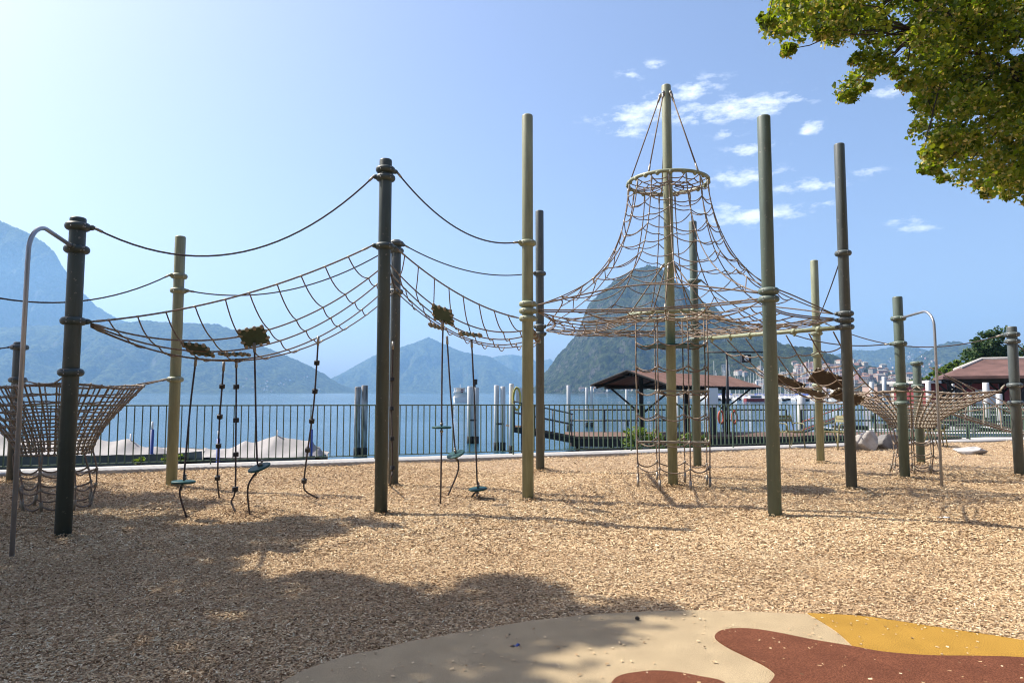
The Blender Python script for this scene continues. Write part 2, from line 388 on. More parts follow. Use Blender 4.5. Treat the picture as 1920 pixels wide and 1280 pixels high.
def build_ground():
    # chips bed sheet, fine near the camera, ending at the kerb
    xs = np.concatenate([np.linspace(-60, -14, 12), np.linspace(-13, 14, 110), np.linspace(15, 60, 12)])
    ts = np.concatenate([np.linspace(0, .45, 10), np.linspace(.5, 1, 70)])
    V = []; nx = len(xs); ny = len(ts)
    X = np.repeat(xs, ny); T = np.tile(ts, nx)
    ymax = fence_y(X) - .42; Y = -40 + (ymax + 40) * T
    Z = ground_z(X, Y) - .006
    Z = np.where(inside(X, Y, OUT), Z - .03, Z)
    idx = np.arange(nx * ny).reshape(nx, ny)
    faces = np.stack([idx[:-1, :-1], idx[1:, :-1], idx[1:, 1:], idx[:-1, 1:]], -1).reshape(-1, 4)
    m, N, L, b = new_mat('chip_bed'); b.inputs['Roughness'].default_value = .95; b.inputs['Specular IOR Level'].default_value = .15
    tc = N.new('ShaderNodeTexCoord')
    vo = N.new('ShaderNodeTexVoronoi'); vo.inputs['Scale'].default_value = 42; vo.feature = 'F1'
    mp = N.new('ShaderNodeMapping'); mp.inputs['Scale'].default_value = (1, 1.7, 1); mp.inputs['Rotation'].default_value = (0, 0, .5)
    nd = N.new('ShaderNodeTexNoise'); nd.inputs['Scale'].default_value = 9
    L.new(tc.outputs['Object'], nd.inputs['Vector'])
    mxv = N.new('ShaderNodeMixRGB'); mxv.inputs['Fac'].default_value = .12
    L.new(tc.outputs['Object'], mxv.inputs['Color1']); L.new(nd.outputs['Color'], mxv.inputs['Color2'])
    L.new(mxv.outputs[0], mp.inputs['Vector']); L.new(mp.outputs[0], vo.inputs['Vector'])
    sx = N.new('ShaderNodeSeparateXYZ'); L.new(vo.outputs['Color'], sx.inputs[0])
    r = N.new('ShaderNodeValToRGB'); el = r.color_ramp.elements; el.new(.5)
    for e, (p, c) in zip(el, [(0, (.13, .08, .045)), (.45, (.36, .25, .15)), (1, (.55, .42, .28))]): e.position = p; e.color = (*c, 1)
    L.new(sx.outputs['X'], r.inputs['Fac']); L.new(r.outputs[0], b.inputs['Base Color'])
    bp = N.new('ShaderNodeBump'); bp.inputs['Strength'].default_value = .9; bp.inputs['Distance'].default_value = .015
    L.new(vo.outputs['Distance'], bp.inputs['Height']); L.new(bp.outputs[0], b.inputs['Normal'])
    o = fast('ground', np.stack([X, Y, Z], -1), faces, m, smooth=True); tag(o, kind='structure')
    # rubber surfacing: cream sheet with brown and yellow patches
    def sheet(name, pts, z, material, parent=None, th=.05):
        mb = MB(); mb.prism([(p[0], p[1], z - th) for p in pts], (0, 0, th)); return mb.build(name, material, parent)
    base = sheet('rubber_paving', [(p.x, p.y) for p in outline], MATZ, M['cream']); tag(base, 'cream rubber safety paving with brown and yellow patches', kind='structure')
    ye = [p for p in edge]
    top_y = [G(*p, MATZ).to_2d() for p in [(1514, 1149.6), (1612, 1154.6), (1698, 1166.6), (1783, 1179.6), (1920, 1200.6), (2060, 1227.6), (2220, 1267.6)]]
    low_y = [G(*p, MATZ).to_2d() for p in [(2220, 1300), (2060, 1245), (1920, 1233), (1826, 1230), (1741, 1229), (1655, 1222), (1600, 1212)]]
    lft_y = [G(*p, MATZ).to_2d() for p in [(1600, 1212), (1574, 1188), (1553, 1173), (1514, 1149.6)]]
    pts = smooth_line(top_y) + smooth_line(low_y)[0:-1] + smooth_line(lft_y)[:-1]
    o = sheet('yellow_patch', pts, MATZ + .005, M['yellowrub'], base)
    up_b = [(2220, 1302), (2060, 1246), (1920, 1234), (1826, 1231), (1741, 1230), (1655, 1223), (1600, 1213), (1527, 1201), (1463, 1188), (1420, 1181), (1386, 1179), (1356, 1182), (1342, 1190), (1343, 1199), (1365, 1214), (1399, 1231), (1433, 1248),
            (1452, 1263), (1448, 1276), (1437, 1288), (1430, 1310), (1470, 1345), (1600, 1400), (1900, 1480)]
    o = sheet('brown_patch', smooth_line([G(*p, MATZ).to_2d() for p in up_b]) + [Vector((3.2, 1.6))], MATZ + .009, M['brownrub'], base)
    b2 = [(1110, 1340), (1147, 1280), (1164, 1267), (1194, 1261), (1228, 1258), (1271, 1261), (1314, 1269), (1356, 1279), (1380, 1310), (1390, 1380), (1300, 1460), (1160, 1420), (1110, 1340)]
    o = sheet('brown_patch', smooth_line([G(*p, MATZ).to_2d() for p in b2])[:-1], MATZ + .007, M['brownrub'], base)
    # kerb strip, quay wall
    kb = MB(); xs = [-40 + i * 1.0 for i in range(91)]
    secs = []
    for x in xs:
        y = fence_y(x); zk = float(kerb_z(x)); d = Vector((FN[0], FN[1], 0)); p = Vector((x, y, 0))
        secs.append([p - d * .46 + Vector((0, 0, zk - .18)), p - d * .46 + Vector((0, 0, zk - .012)), p - d * .448 + Vector((0, 0, zk)), p + d * .2 + Vector((0, 0, zk)), p + d * .2 + Vector((0, 0, zk - .18))])
    n = 0
    for s in secs: kb.v += s
    for i in range(len(secs) - 1):
        for j in range(4): kb.f.append((i * 5 + j, (i + 1) * 5 + j, (i + 1) * 5 + j + 1, i * 5 + j + 1))
    tag(kb.build('kerb', M['concrete']), kind='structure')
    qw = MB()
    for a, b_ in zip(xs[:-1:6], xs[6::6]):
        d = Vector((FN[0], FN[1], 0)); pa = Vector((a, fence_y(a), 0)); pb = Vector((b_, fence_y(b_), 0))
        qw.prism([pa + d * .02 + Vector((0, 0, -3)), pb + d * .02 + Vector((0, 0, -3)), pb + d * .16 + Vector((0, 0, -3)), pa + d * .16 + Vector((0, 0, -3))], (0, 0, 2.98))
    tag(qw.build('quay_wall', M['wall']), kind='structure')
    # lake
    m, N, L, b = new_mat('lake_water'); b.inputs['Base Color'].default_value = (.03, .09, .14, 1); b.inputs['Roughness'].default_value = .07; b.inputs['IOR'].default_value = 1.33
    tc = N.new('ShaderNodeTexCoord'); mp = N.new('ShaderNodeMapping'); mp.inputs['Scale'].default_value = (.35, 1.5, 1); L.new(tc.outputs['Object'], mp.inputs['Vector'])
    n1 = N.new('ShaderNodeTexNoise'); n1.inputs['Scale'].default_value = 1.9; n1.inputs['Detail'].default_value = 5; n1.inputs['Roughness'].default_value = .6; L.new(mp.outputs[0], n1.inputs['Vector'])
    mp2 = N.new('ShaderNodeMapping'); mp2.inputs['Scale'].default_value = (.004, .03, 1); L.new(tc.outputs['Object'], mp2.inputs['Vector'])
    n2 = N.new('ShaderNodeTexNoise'); n2.inputs['Scale'].default_value = 1.0; n2.inputs['Detail'].default_value = 3; L.new(mp2.outputs[0], n2.inputs['Vector'])
    rr = N.new('ShaderNodeMapRange'); rr.inputs['From Min'].default_value = .35; rr.inputs['From Max'].default_value = .65; rr.inputs['To Min'].default_value = .25; rr.inputs['To Max'].default_value = .8
    L.new(n2.outputs['Fac'], rr.inputs['Value'])
    bp = N.new('ShaderNodeBump'); bp.inputs['Distance'].default_value = .16; L.new(rr.outputs[0], bp.inputs['Strength']); L.new(n1.outputs['Fac'], bp.inputs['Height']); L.new(bp.outputs[0], b.inputs['Normal'])
    rq = N.new('ShaderNodeMapRange'); rq.inputs['From Min'].default_value = .35; rq.inputs['From Max'].default_value = .65; rq.inputs['To Min'].default_value = .02; rq.inputs['To Max'].default_value = .16; L.new(n2.outputs['Fac'], rq.inputs['Value']); L.new(rq.outputs[0], b.inputs['Roughness'])
    mb = MB(); mb.poly([(-7500, 2, WATER), (7500, 2, WATER), (7500, 11500, WATER), (-7500, 11500, WATER)])
    tag(mb.build('lake', m), kind='structure')
WATER = -1.0
build_ground()

# ------------------------------------------------------------------ mountains and land
TERR = []
def mountain(name, sil, Y, depth, material, seed, rough=1.0, gul=1.0, base_y=None, prof=1.15, ncol=300, nr=70, can=22, ca=9):
    """terrain ridge whose skyline follows sil (pixels at distance Y); slopes run down to the lake in front and behind"""
    P = [D(x, y, Y) for x, y in sil]; nb = 10
    xs = np.linspace(P[0].x, P[-1].x, ncol); hz = np.interp(xs, [p.x for p in P], [p.z for p in P])
    V = np.zeros((ncol, nr + nb, 3))
    for i in range(ncol):
        x = xs[i]; h = max(hz[i], WATER) - WATER
        n0 = noise.fractal(Vector((x * .004 + seed, seed, 0)), 1.0, 2.0, 5)
        h = max(0, h + n0 * 10 * rough * min(1, h / 60))
        for j in range(nr + nb):
            if j < nr:
                t = j / (nr - 1)                       # 0 at the shore, 1 on the skyline
                y = Y - depth * (1 - t) * (.55 + .45 * min(1, h / 300))
                f = t ** prof
            else:
                t = 1 - (j - nr + 1) / nb; y = Y + depth * .8 * (1 - t); f = t ** 1.2
            q = Vector((x / 260 + seed, y / 260, seed * 3.1))
            g = noise.fractal(q, 1.0, 2.1, 6) * .5 + (abs(noise.noise(Vector((x / 170 + seed, y / 900, 1.7)))) - .25) * .7 * gul
            k = math.sin(math.pi * min(max(f, 0), 1)) if j < nr else math.sin(math.pi * max(f, 0)) * .6
            z = h * f + g * h * .40 * k
            jx = noise.noise(Vector((x / 90, y / 90, seed))) * 14 * k
            if f > .03: z += ca * (noise.noise(Vector((x / can, y / can, seed))) + .6 * noise.noise(Vector((x / can * 2.3, y / can * 2.3, seed + 5)))) * min(1, h / 60)
            V[i, j] = (x + jx, y, WATER - 1.5 + max(z, -1) + (1.5 if f > .02 else 0))
    idx = np.arange(ncol * (nr + nb)).reshape(ncol, nr + nb)
    faces = np.stack([idx[:-1, :-1], idx[1:, :-1], idx[1:, 1:], idx[:-1, 1:]], -1).reshape(-1, 4)
    vv = V.reshape(-1, 3)
    o = fast(name, vv, faces, material, smooth=True); tag(o, kind='structure')
    TERR.append(BVHTree.FromPolygons([tuple(p) for p in vv], [tuple(f) for f in faces]))
mountain('mountain', [(-140, 372), (-70, 392), (0, 413), (40, 430), (80, 452), (103, 472), (115, 495), (135, 525), (155, 548), (180, 572), (215, 594), (260, 612), (330, 655), (420, 712), (470, 740)], 7200, 1700, M['forestfar'], 1.3, prof=1.0)
mountain('mountain', [(-300, 628), (-150, 620), (0, 612), (120, 610), (225, 605), (275, 600), (340, 605), (405, 608), (440, 619), (480, 644), (520, 660), (560, 676), (600, 697), (640, 722), (668, 740)], 5600, 1300, M['forestfar'], 4.7)
mountain('mountain', [(540, 742), (600, 722), (640, 700), (700, 667), (750, 652), (785, 638), (803, 632), (830, 644), (870, 660), (920, 669), (950, 688), (1000, 715), (1050, 742)], 8200, 1300, M['forestfar'], 8.1)
mountain('mountain', [(840, 742), (890, 690), (930, 668), (960, 664), (990, 668), (1010, 680), (1030, 672), (1045, 682), (1080, 720), (1120, 742)], 10000, 1000, M['forestfar'], 9.4)
mountain('mountain', [(950, 742), (985, 738), (1003, 726), (1020, 702), (1048, 664), (1076, 634), (1088, 612), (1094, 592), (1103, 570), (1128, 547), (1158, 521), (1188, 504), (1214, 498), (1240, 504), (1266, 527), (1293, 545), (1323, 568), (1353, 594), (1394, 609), (1425, 628), (1470, 655), (1530, 690), (1600, 742)], 2900, 800, M['forest'], 12.2, rough=.8, gul=1.5, prof=.8, ncol=420, nr=110, can=13, ca=8)
mountain('mountain', [(1380, 742), (1440, 715), (1500, 690), (1560, 667), (1600, 656), (1640, 657), (1690, 646), (1720, 650), (1760, 668), (1850, 700), (1960, 742)], 6800, 1100, M['forestfar'], 15.9)
mountain('mountain', [(1560, 742), (1640, 705), (1700, 682), (1735, 660), (1760, 645), (1790, 640), (1830, 648), (1880, 656), (1960, 660), (2100, 650), (2500, 640)], 4300, 900, M['forestfar'], 18.2)
mountain('hill', [(1180, 742), (1250, 705), (1310, 655), (1350, 641), (1400, 634), (1440, 642), (1490, 650), (1530, 655), (1570, 672), (1620, 684), (1680, 705), (1740, 722), (1800, 742)], 1900, 650, M['forest'], 21.5, rough=.6, ncol=320, nr=90, can=11, ca=6)
lb = MB(); lb.prism([(38, 66, -3), (90, 150, -3), (118, 205, -3), (158, 285, -3), (84, 300, -3), (80, 345, -3), (170, 800, -3), (330, 1400, -3), (2500, 1400, -3), (2500, 66, -3)], (0, 0, 2.75))
tag(lb.build('shore', mat('shore_ground', (.16, .15, .12), .9, .3, .05)), kind='structure')

# ------------------------------------------------------------------ wood chips on the bed
def chips(name, X, Y, Z, lmin, lmax, label, wide=1.0, tilt=.5):
    n = len(X)
    ln = NP.uniform(lmin, lmax, n) / 2; w = NP.uniform(.004, .0085, n) * wide; a = NP.uniform(0, math.pi * 2, n)
    tl = NP.normal(0, tilt * .5, n); ro = NP.normal(0, tilt, n); h = w * NP.uniform(.3, .9, n)
    local = np.zeros((n, 6, 3))
    for q, (sx, sy, sz) in enumerate(((-1, -1, 0), (1, -.7, 0), (1, 0, 1), (-1, 0, 1), (-1, 1, 0), (1, .8, 0))):
        local[:, q, 0] = sx * ln; local[:, q, 1] = sy * w; local[:, q, 2] = sz * h
    y = local[:, :, 1] * np.cos(ro)[:, None] - local[:, :, 2] * np.sin(ro)[:, None]
    z = local[:, :, 1] * np.sin(ro)[:, None] + local[:, :, 2] * np.cos(ro)[:, None]
    x = local[:, :, 0] * np.cos(tl)[:, None] - z * np.sin(tl)[:, None]; z = local[:, :, 0] * np.sin(tl)[:, None] + z * np.cos(tl)[:, None]
    xx = x * np.cos(a)[:, None] - y * np.sin(a)[:, None] + X[:, None]; yy = x * np.sin(a)[:, None] + y * np.cos(a)[:, None] + Y[:, None]
    V = np.stack([xx, yy, z + Z[:, None]], -1).reshape(-1, 3)
    b = (np.arange(n) * 6)[:, None]
    faces = np.stack([b + np.array((0, 1, 2, 3)), b + np.array((3, 2, 5, 4))], 1).reshape(-1, 4)
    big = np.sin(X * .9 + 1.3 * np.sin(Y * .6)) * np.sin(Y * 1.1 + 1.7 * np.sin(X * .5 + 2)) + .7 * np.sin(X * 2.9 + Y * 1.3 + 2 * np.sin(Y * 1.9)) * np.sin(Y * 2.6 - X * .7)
    hollow_shade = np.zeros(n)  # shade of hollows under ropes and mast put into the chip colour
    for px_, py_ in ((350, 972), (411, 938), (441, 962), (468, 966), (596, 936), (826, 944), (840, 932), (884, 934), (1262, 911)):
        q = G(px_, py_); hollow_shade += np.exp(-((X - q.x) ** 2 + (Y - q.y) ** 2) / .06)
    sh = np.repeat(np.clip(NP.normal(.50, .25, n) + .075 * big - .22 * hollow_shade, 0, 1), 6)
    o = fast(name, V, faces, M['chips'], shade=sh); tag(o, label, kind='stuff'); return o
def scatter_chips():
    Xs = []; Ys = []
    for y0, y1, dens in ((1.8, 4.5, 8200), (4.5, 6.5, 6200), (6.5, 9, 3300), (9, 13, 1600), (13, 23, 480)):
        x0, x1 = -.80 * y1 - .3, .80 * y1 + .3
        n = int((x1 - x0) * (y1 - y0) * dens)
        x = NP.uniform(x0, x1, n); y = NP.uniform(y0, y1, n)
        k = (fence_dist(x, y) > .47) & (np.abs(x) < .79 * y + .3)
        x = x[k]; y = y[k]; k = ~inside(x, y, OUT); Xs.append(x[k]); Ys.append(y[k])
    Zs = [np.zeros(len(q)) for q in Xs]
    for k, q in P.items():                                     # chips heaped against the post feet
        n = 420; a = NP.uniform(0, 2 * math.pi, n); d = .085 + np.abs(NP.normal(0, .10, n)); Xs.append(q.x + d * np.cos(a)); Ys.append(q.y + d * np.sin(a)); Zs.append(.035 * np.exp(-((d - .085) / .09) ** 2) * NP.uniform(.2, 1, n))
    X = np.concatenate(Xs); Y = np.concatenate(Ys); ZZ = np.concatenate(Zs)
    far = np.clip((Y - 5) / 8, 0, 1)
    Z = ground_z(X, Y) + NP.uniform(.0, .016, len(X)) + .004 + ZZ
    near = Y < 6.5
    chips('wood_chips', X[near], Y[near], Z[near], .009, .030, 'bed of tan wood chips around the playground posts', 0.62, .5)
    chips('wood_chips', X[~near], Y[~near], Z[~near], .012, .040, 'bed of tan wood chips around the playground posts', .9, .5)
    # stray chips on the rubber
    n = 1500; x = NP.uniform(-2.2, 4.2, n); y = NP.uniform(2.2, 4.9, n); k = inside(x, y, OUT)
    ex = OUT[:, 0]; ey = OUT[:, 1]
    dist = np.min(np.hypot(x[:, None] - ex[None], y[:, None] - ey[None]), 1)
    k &= NP.uniform(0, 1, n) < np.clip(.95 - dist * .55, .28, 1)
    chips('stray_chips', x[k], y[k], np.full(k.sum(), MATZ + .008), .006, .022, 'stray wood chips scattered over the rubber paving', .9, .12)
# ------------------------------------------------------------------ playground posts
PX = dict(A=(118, 1004), B=(22, 920), C=(321, 917), D=(714, 962), E=(737, 913), F=(990, 936), G=(1013, 884), H=(1262, 911), I=(1308, 875), J=(1453, 968), K=(1597, 917), L=(1539, 868), M=(1697, 898), N=(1727, 870), O=(1912, 895))
P = {k: G(*v) for k, v in PX.items()}
P['W'] = Vector((-7.6, 7.2, 0)); P['Q'] = Vector((11.4, 14.2, 0))
P['A'].x += .0
RAD = .081
def zat(k, y): return D(PX[k][0], y, P[k].y).z
def toward(a, b): return (Vector(b) - Vector(a)).to_2d().normalized()
def lug(k, z, tgt, ext=.155):
    d = toward(P[k], tgt); return Vector((P[k].x + d.x * ext, P[k].y + d.y * ext, z))
POST = {}
SHAFT = {}
def post(k, top, colour, label, rad=RAD):
    e = empty('playground_post', (P[k].x, P[k].y, gz(P[k])), label, 'post', 'playground posts'); POST[k] = (e, colour)
    b = .014
    mb = MB(); zb = -.25
    mb.lathe([(rad, zb), (rad, top - b * 1.6), (rad - b * .3, top - b * .6), (rad - b, top - b * .1), (rad - b * 2.2, top)], (P[k].x, P[k].y, 0), 28)
    mb.build('shaft', M[colour], e, True)
    return e
def collar(k, z, targets=(), rad=RAD, flat=False):
    e, colour = POST[k]; mb = MB(); c = (P[k].x, P[k].y, z); R = rad + .046; h = .042
    prof = [(rad - .004, -h)] + [(rad + .008 + (R - rad - .008) * math.cos(t), h * math.sin(t)) for t in [math.pi * (-.5 + i / 8) for i in range(9)]] + [(rad - .004, h)]
    mb.lathe(prof, c, 28)
    bolts = MB()
    for tg in targets:
        d = toward(P[k], tg); p = Vector((c[0] + d.x * (R + .004), c[1] + d.y * (R + .004), z))
        Rm = frame(Vector((d.x, d.y, 0)))
        mb.tube([p - Vector((d.x, d.y, 0)) * .03, p + Vector((d.x, d.y, 0)) * .012, p + Vector((d.x, d.y, 0)) * .034], [.034, .03, .016], 10)
    o = mb.build('collar', M[colour], e, True)
    for s in (-1, 1):                              # clamp bolts on the camera side
        a = math.atan2(-P[k].y, -P[k].x) + s * .55
        for dz in (-.016, .016):
            bolts.blob((c[0] + (R - .003) * math.cos(a), c[1] + (R - .003) * math.sin(a), z + dz), .0085, k=6, rings=3)
    bolts.build('bolt', M['steel'], o, True)
    return o
post('A', zat('A', 408), 'green', 'thick dark green post holding the bent steel pole by the left net funnel')
post('B', zat('B', 641), 'grey', 'short dark post behind the bent steel pole at the left edge')
post('C', zat('C', 443), 'olive', 'pale olive post behind the rope bridge near the left net funnel')
post('D', zat('D', 299), 'green', 'tall dark green post where the two rope bridges meet, in front')
post('E', zat('E', 450), 'grey', 'grey brown post standing just behind the tall dark green bridge post')
post('F', zat('F', 216), 'olive', 'tall pale olive post at the left corner of the tower net')
post('G', zat('G', 395), 'grey', 'grey brown post right behind the tall pale olive corner post')
post('H', zat('H', 160), 'olive', 'tallest olive mast in the middle of the cone shaped tower net', .078)
post('I', zat('I', 415), 'mid', 'dark green post behind the central mast at the far corner of the tower net')
post('J', zat('J', 218), 'mid', 'tall plain green grey post in front of the tower net')
post('K', zat('K', 270), 'grey', 'tall grey post with three stacked collars at the right tower corner')
post('L', zat('L', 488), 'olive', 'pale yellow green post beside the chairs by the railing')
post('M', zat('M', 556), 'mid', 'green grey post holding the bent steel pole by the right net funnel')
post('N', zat('N', 677), 'mid', 'short green post behind the right net funnel')
post('O', zat('O', 612), 'grey', 'grey post at the right edge of the playground')
post('W', 4.0, 'green', 'dark green post outside the left edge holding the near corner of the left funnel')
post('Q', 2.6, 'mid', 'green post outside the right edge past the last grey post')

scatter_chips()
def curve(p0, p1, sag, n=24):
    p0, p1 = Vector(p0), Vector(p1)
    return [p0.lerp(p1, t) - Vector((0, 0, 4 * sag * t * (1 - t))) for t in [i / n for i in range(n + 1)]]
def rope(p0, p1, sag, label, r=.0105, m='ropedark'):
    mb = MB(); pts = curve(p0, p1, sag); mb.tube(pts, r, 8); o = mb.build('hand_rope', M[m], None, True)
    tag(o, label, 'rope', 'single ropes strung between posts')
    f = MB()
    for a, b in ((pts[0], pts[1]), (pts[-1], pts[-2])):
        d = (b - a).normalized(); f.tube([a - d * .01, a + d * .085], .016, 8)
    f.build('ferrule', M['ferrule'], o, True)
    return o
def span(a, ya, b, yb, sag, label, **kw):
    za, zb = (ya if ya < 10 else zat(a, ya)), (yb if yb < 10 else zat(b, yb))
    collar(a, za, [P[b]]); collar(b, zb, [P[a]])
    return rope(lug(a, za, P[b]), lug(b, zb, P[a]), sag, label, **kw)
span('A', 425, 'D', 334, .62, 'dark sagging rope from the left thick post up to the tall bridge post')
span('D', 319, 'F', 456, .30, 'dark sagging rope from the tall bridge post down to the tall olive post')
span('W', 3.3, 'C', 518, .62, 'dark sagging rope leaving the frame left from the pale olive post')
span('C', 545, 'E', 470, .32, 'dark rope from the pale olive post rising behind the left rope bridge')
span('E', 457, 'G', 513, .22, 'dark rope behind the right rope bridge ending behind the tall olive post')
span('B', 651, 'W', 2.4, .2, 'short dark rope leaving the left edge from the short dark post')
span('I', 527, 'M', 644, .45, 'dark rope sagging from the tower corner to the green grey post with steel pole')
span('L', 605, 'O', 627, .36, 'long thin rope crossing the sky to the grey post at the right edge')
span('K', 475, 'L', 3.02, .05, 'short slanting rope from the tall grey post to the pale yellow green post')
span('O', 640, 'Q', 2.3, .2, 'rope leaving the right edge from the last grey post')
collar('A', zat('A', 468), []); collar('A', zat('A', 698), []); collar('B', zat('B', 712), []); collar('C', zat('C', 711), [])
for k, ys in dict(J=(546, 561), K=(588, 600, 613), F=(570, 583, 597), G=(612, 626), I=(619, 627, 636), L=(625, 665, 722), M=(597, 722, 756), N=(681, 724), O=(722, 755)).items():
    for y in ys: collar(k, zat(k, y), [P['H']] if k in 'JKFGI' else [])

# bent steel poles
def bent_pole(k, y_att, foot, arch, label):
    e = empty('climbing_pole', (foot.x, foot.y, gz(foot)), label, 'pole')
    z = zat(k, y_att); d = toward(P[k], foot); L_ = (foot - P[k]).to_2d().length
    a = Vector((P[k].x + d.x * .1, P[k].y + d.y * .1, z)); top = z + arch; R = min(.30, L_ * .62)
    pts = [a]
    c = Vector((foot.x - d.x * R, foot.y - d.y * R, top - R))
    for i in range(15):
        t = math.radians(12) + math.radians(78) * (1 - i / 14)
        pts.append(Vector((c.x + d.x * R * math.cos(t), c.y + d.y * R * math.cos(t), c.z + R * math.sin(t))))
    pts.append(Vector((foot.x, foot.y, c.z - .1))); pts.append(Vector((foot.x, foot.y, -.2)))
    MB().tube(pts, .021, 12).build('pipe', M['steel'], e, True)
    MB().tube([a - Vector((d.x, d.y, 0)) * .03, a + Vector((d.x, d.y, 0)) * .05], .034, 12).build('socket', M[POST[k][1]], e, True)
bent_pole('A', 466, G(22, 1044), .06, 'bent stainless steel sliding pole at the left edge beside the thick post')
bent_pole('M', 597, G(1766, 914), .03, 'bent stainless steel sliding pole beside the right net funnel')

# beams
def beam(p0, p1, r, m, label, knobs=0, wrap=False):
    p0, p1 = Vector(p0), Vector(p1); mb = MB(); mb.tube([p0, p1], r, 14); o = mb.build('tube_beam', M[m], None, True)
    tag(o, label, 'beam'); d = (p1 - p0).normalized()
    for i in range(knobs):
        c = p0.lerp(p1, (i + .8) / (knobs + .6))
        MB().tube([c - d * .035, c - d * .03, c + d * .03, c + d * .035], [r, r + .016, r + .016, r], 12).blob(c - Vector((0, 0, r + .018)), (.03, .03, .036)).build('clamp', M[m], o, True)
    if wrap:
        mb = MB()
        for q in range(4):
            c0 = p0.lerp(p1, .08 + q * .22); pts = []
            for i in range(70):
                t = i / 10 * 2 * math.pi; R = frame(d); v = R @ Vector((math.cos(t) * (r + .012), math.sin(t) * (r + .012), 0))
                pts.append(c0 + d * (i * .0033) + v)
            mb.tube(pts, .011, 6)
        mb.build('rope_wrapping', M['ropenet'], o, True)
    return o
zF = zat('F', 612)
beam(lug('F', zF, P['G'], .09), lug('G', zF + .02, P['F'], .09), .034, 'olive', 'short beam wound with rope between the tall olive post and grey post', 0, True)
zI = zat('I', 636); zK = zat('K', 613)
beam(lug('I', zI, P['K'], .1), lug('K', zK, P['I'], .1), .037, 'olive', 'pale tube beam with clamps joining the right tower posts', 6)

# ------------------------------------------------------------------ nets
class Net:
    def __init__(s, name, loc, label, cat='net', rope_m='ropenet', r=.009):
        s.e = empty(name, loc, label, cat); s.m = M[rope_m]; s.r = r; s.kn = MB()
    def rope(s, pts, name='rope', r=None, m=None, closed=False):
        mb = MB(); mb.tube(pts, r or s.r, 6, closed); return mb.build(name, m or s.m, s.e, True)
    def knot(s, p, d=None, L=.03, r=None):
        d = Vector(d).normalized() if d is not None else Vector((0, 0, 1)); p = Vector(p); r = r or s.r * 1.7
        s.kn.tube([p - d * L * .5, p - d * L * .2, p + d * L * .2, p + d * L * .5], [r * .6, r, r, r * .6], 6)
    def done(s, m='ferrule'):
        if s.kn.v: tag(s.kn.build('ferrules', M[m], s.e, True), kind='stuff')
def sagseg(a, b, sag, n=6):
    return curve(a, b, sag, n)

KNOB = []
for kr in ((.026, .034, .024), (.034, .026, .024)):
    km = MB().blob((0, 0, 0), kr).mesh('clamp'); km.materials.append(M['plastic']); km.polygons.foreach_set('use_smooth', [True] * len(km.polygons)); KNOB.append(km)
def plate(e, c, nrm, xh, w, d, m='plate', knobs=True, name='foot_plate'):
    R = frame(nrm, xh); o = MB().box(c, (w, d, .018), R).build(name, M[m], e)
    if knobs:
        spots = [((i - 1.5) * w * .29, q * d * .47, 0) for i in range(4) for q in (-1, 1)] + [(q * w * .48, t * d * .2, 1) for q in (-1, 1) for t in (-1, 1)]
        for x, y, kind in spots:
            k = bpy.data.objects.new('clamp', KNOB[kind]); COL.objects.link(k); k.parent = o
            k.matrix_basis = Matrix.Translation(Vector(c) + R @ Vector((x, y, 0))) @ R.to_4x4()
    return o

# --- bridge nets
dz = zat('D', 462); ez = zat('E', 547); fz = zat('F', 597); gz_ = zat('G', 622)
collar('D', dz, [P['A'], P['F']]); collar('E', ez, [P['D']])
rope(lug('D', dz, P['E'], .1), lug('E', ez, P['D'], .1), .02, 'short thick rope tying the tall bridge post to the post behind', .013)
collar('A', zat('A', 602), [P['D']])
def bridge(lines, crosses, label, loc):
    n = Net('rope_bridge', loc, label, 'rope bridge', 'rope', .0095)
    L_ = [curve(a, b, s, 60) for a, b, s in lines]
    def at(k, t):
        i = min(int(t * 60), 59); f = t * 60 - i; return L_[k][i].lerp(L_[k][i + 1], f)
    for k, pts in enumerate(L_):
        n.rope(pts, 'long_rope', .0105 if k == 0 else None)
        for a, b in ((0, 3), (60, 57)):
            d = (pts[b] - pts[a]).normalized(); n.knot(pts[a] + d * .1, d, .14, .014)
    for t in crosses:
        pts = []
        ts = [min(.985, t + .017 * k + rng.uniform(-.006, .006)) for k in range(len(L_))]
        for k in range(len(L_) - 1):
            a, b = at(k, ts[k]), at(k + 1, ts[k + 1]); L0 = (b - a).length
            seg = sagseg(a, b, .10 * L0, 6); pts += seg[:-1] if k < len(L_) - 2 else seg
        n.rope(pts, 'cross_rope', .008)
        for k in range(len(L_)):
            n.knot(at(k, ts[k]), at(k, min(1, ts[k] + .02)) - at(k, ts[k]), .05, .0135)
    return n, at
pa = lug('A', zat('A', 602), P['D']); pd = lug('D', dz, P['A']); w0, w1 = lug('D', dz, P['E'], .1), lug('E', ez, P['D'], .1)
pa2 = lambda s: pa + Vector((-.01, .02, -.012)) * s
lines = [(pa, pd, .17)] + [(pa2(i + 1), w0.lerp(w1, f), s) for i, (f, s) in enumerate(((.28, .55), (.5, .66), (.75, .73), (1, .70)))]
nb_w, at_w = bridge(lines, [.06, .15, .245, .34, .435, .53, .625, .72, .81, .90], 'sagging rope net bridge with green plates left of the tall dark post', (-3.2, 8.3, 0))
pf = lug('F', fz, P['D'])
f0, f1 = lug('F', zF, P['G'], .1), lug('G', zF + .02, P['F'], .1)
pd2 = lug('D', dz, P['F'])
lines = [(pd2, pf, .14)] + [(w0.lerp(w1, a), f0.lerp(f1, b), s) for a, b, s in ((.3, .1, .36), (.55, .35, .42), (.8, .65, .44), (1, .95, .42))]
nb_e, at_e = bridge(lines, [.06, .17, .29, .41, .53, .66, .79, .91], 'sagging rope net bridge with green plates right of the tall dark post', (-.7, 9.8, 0))
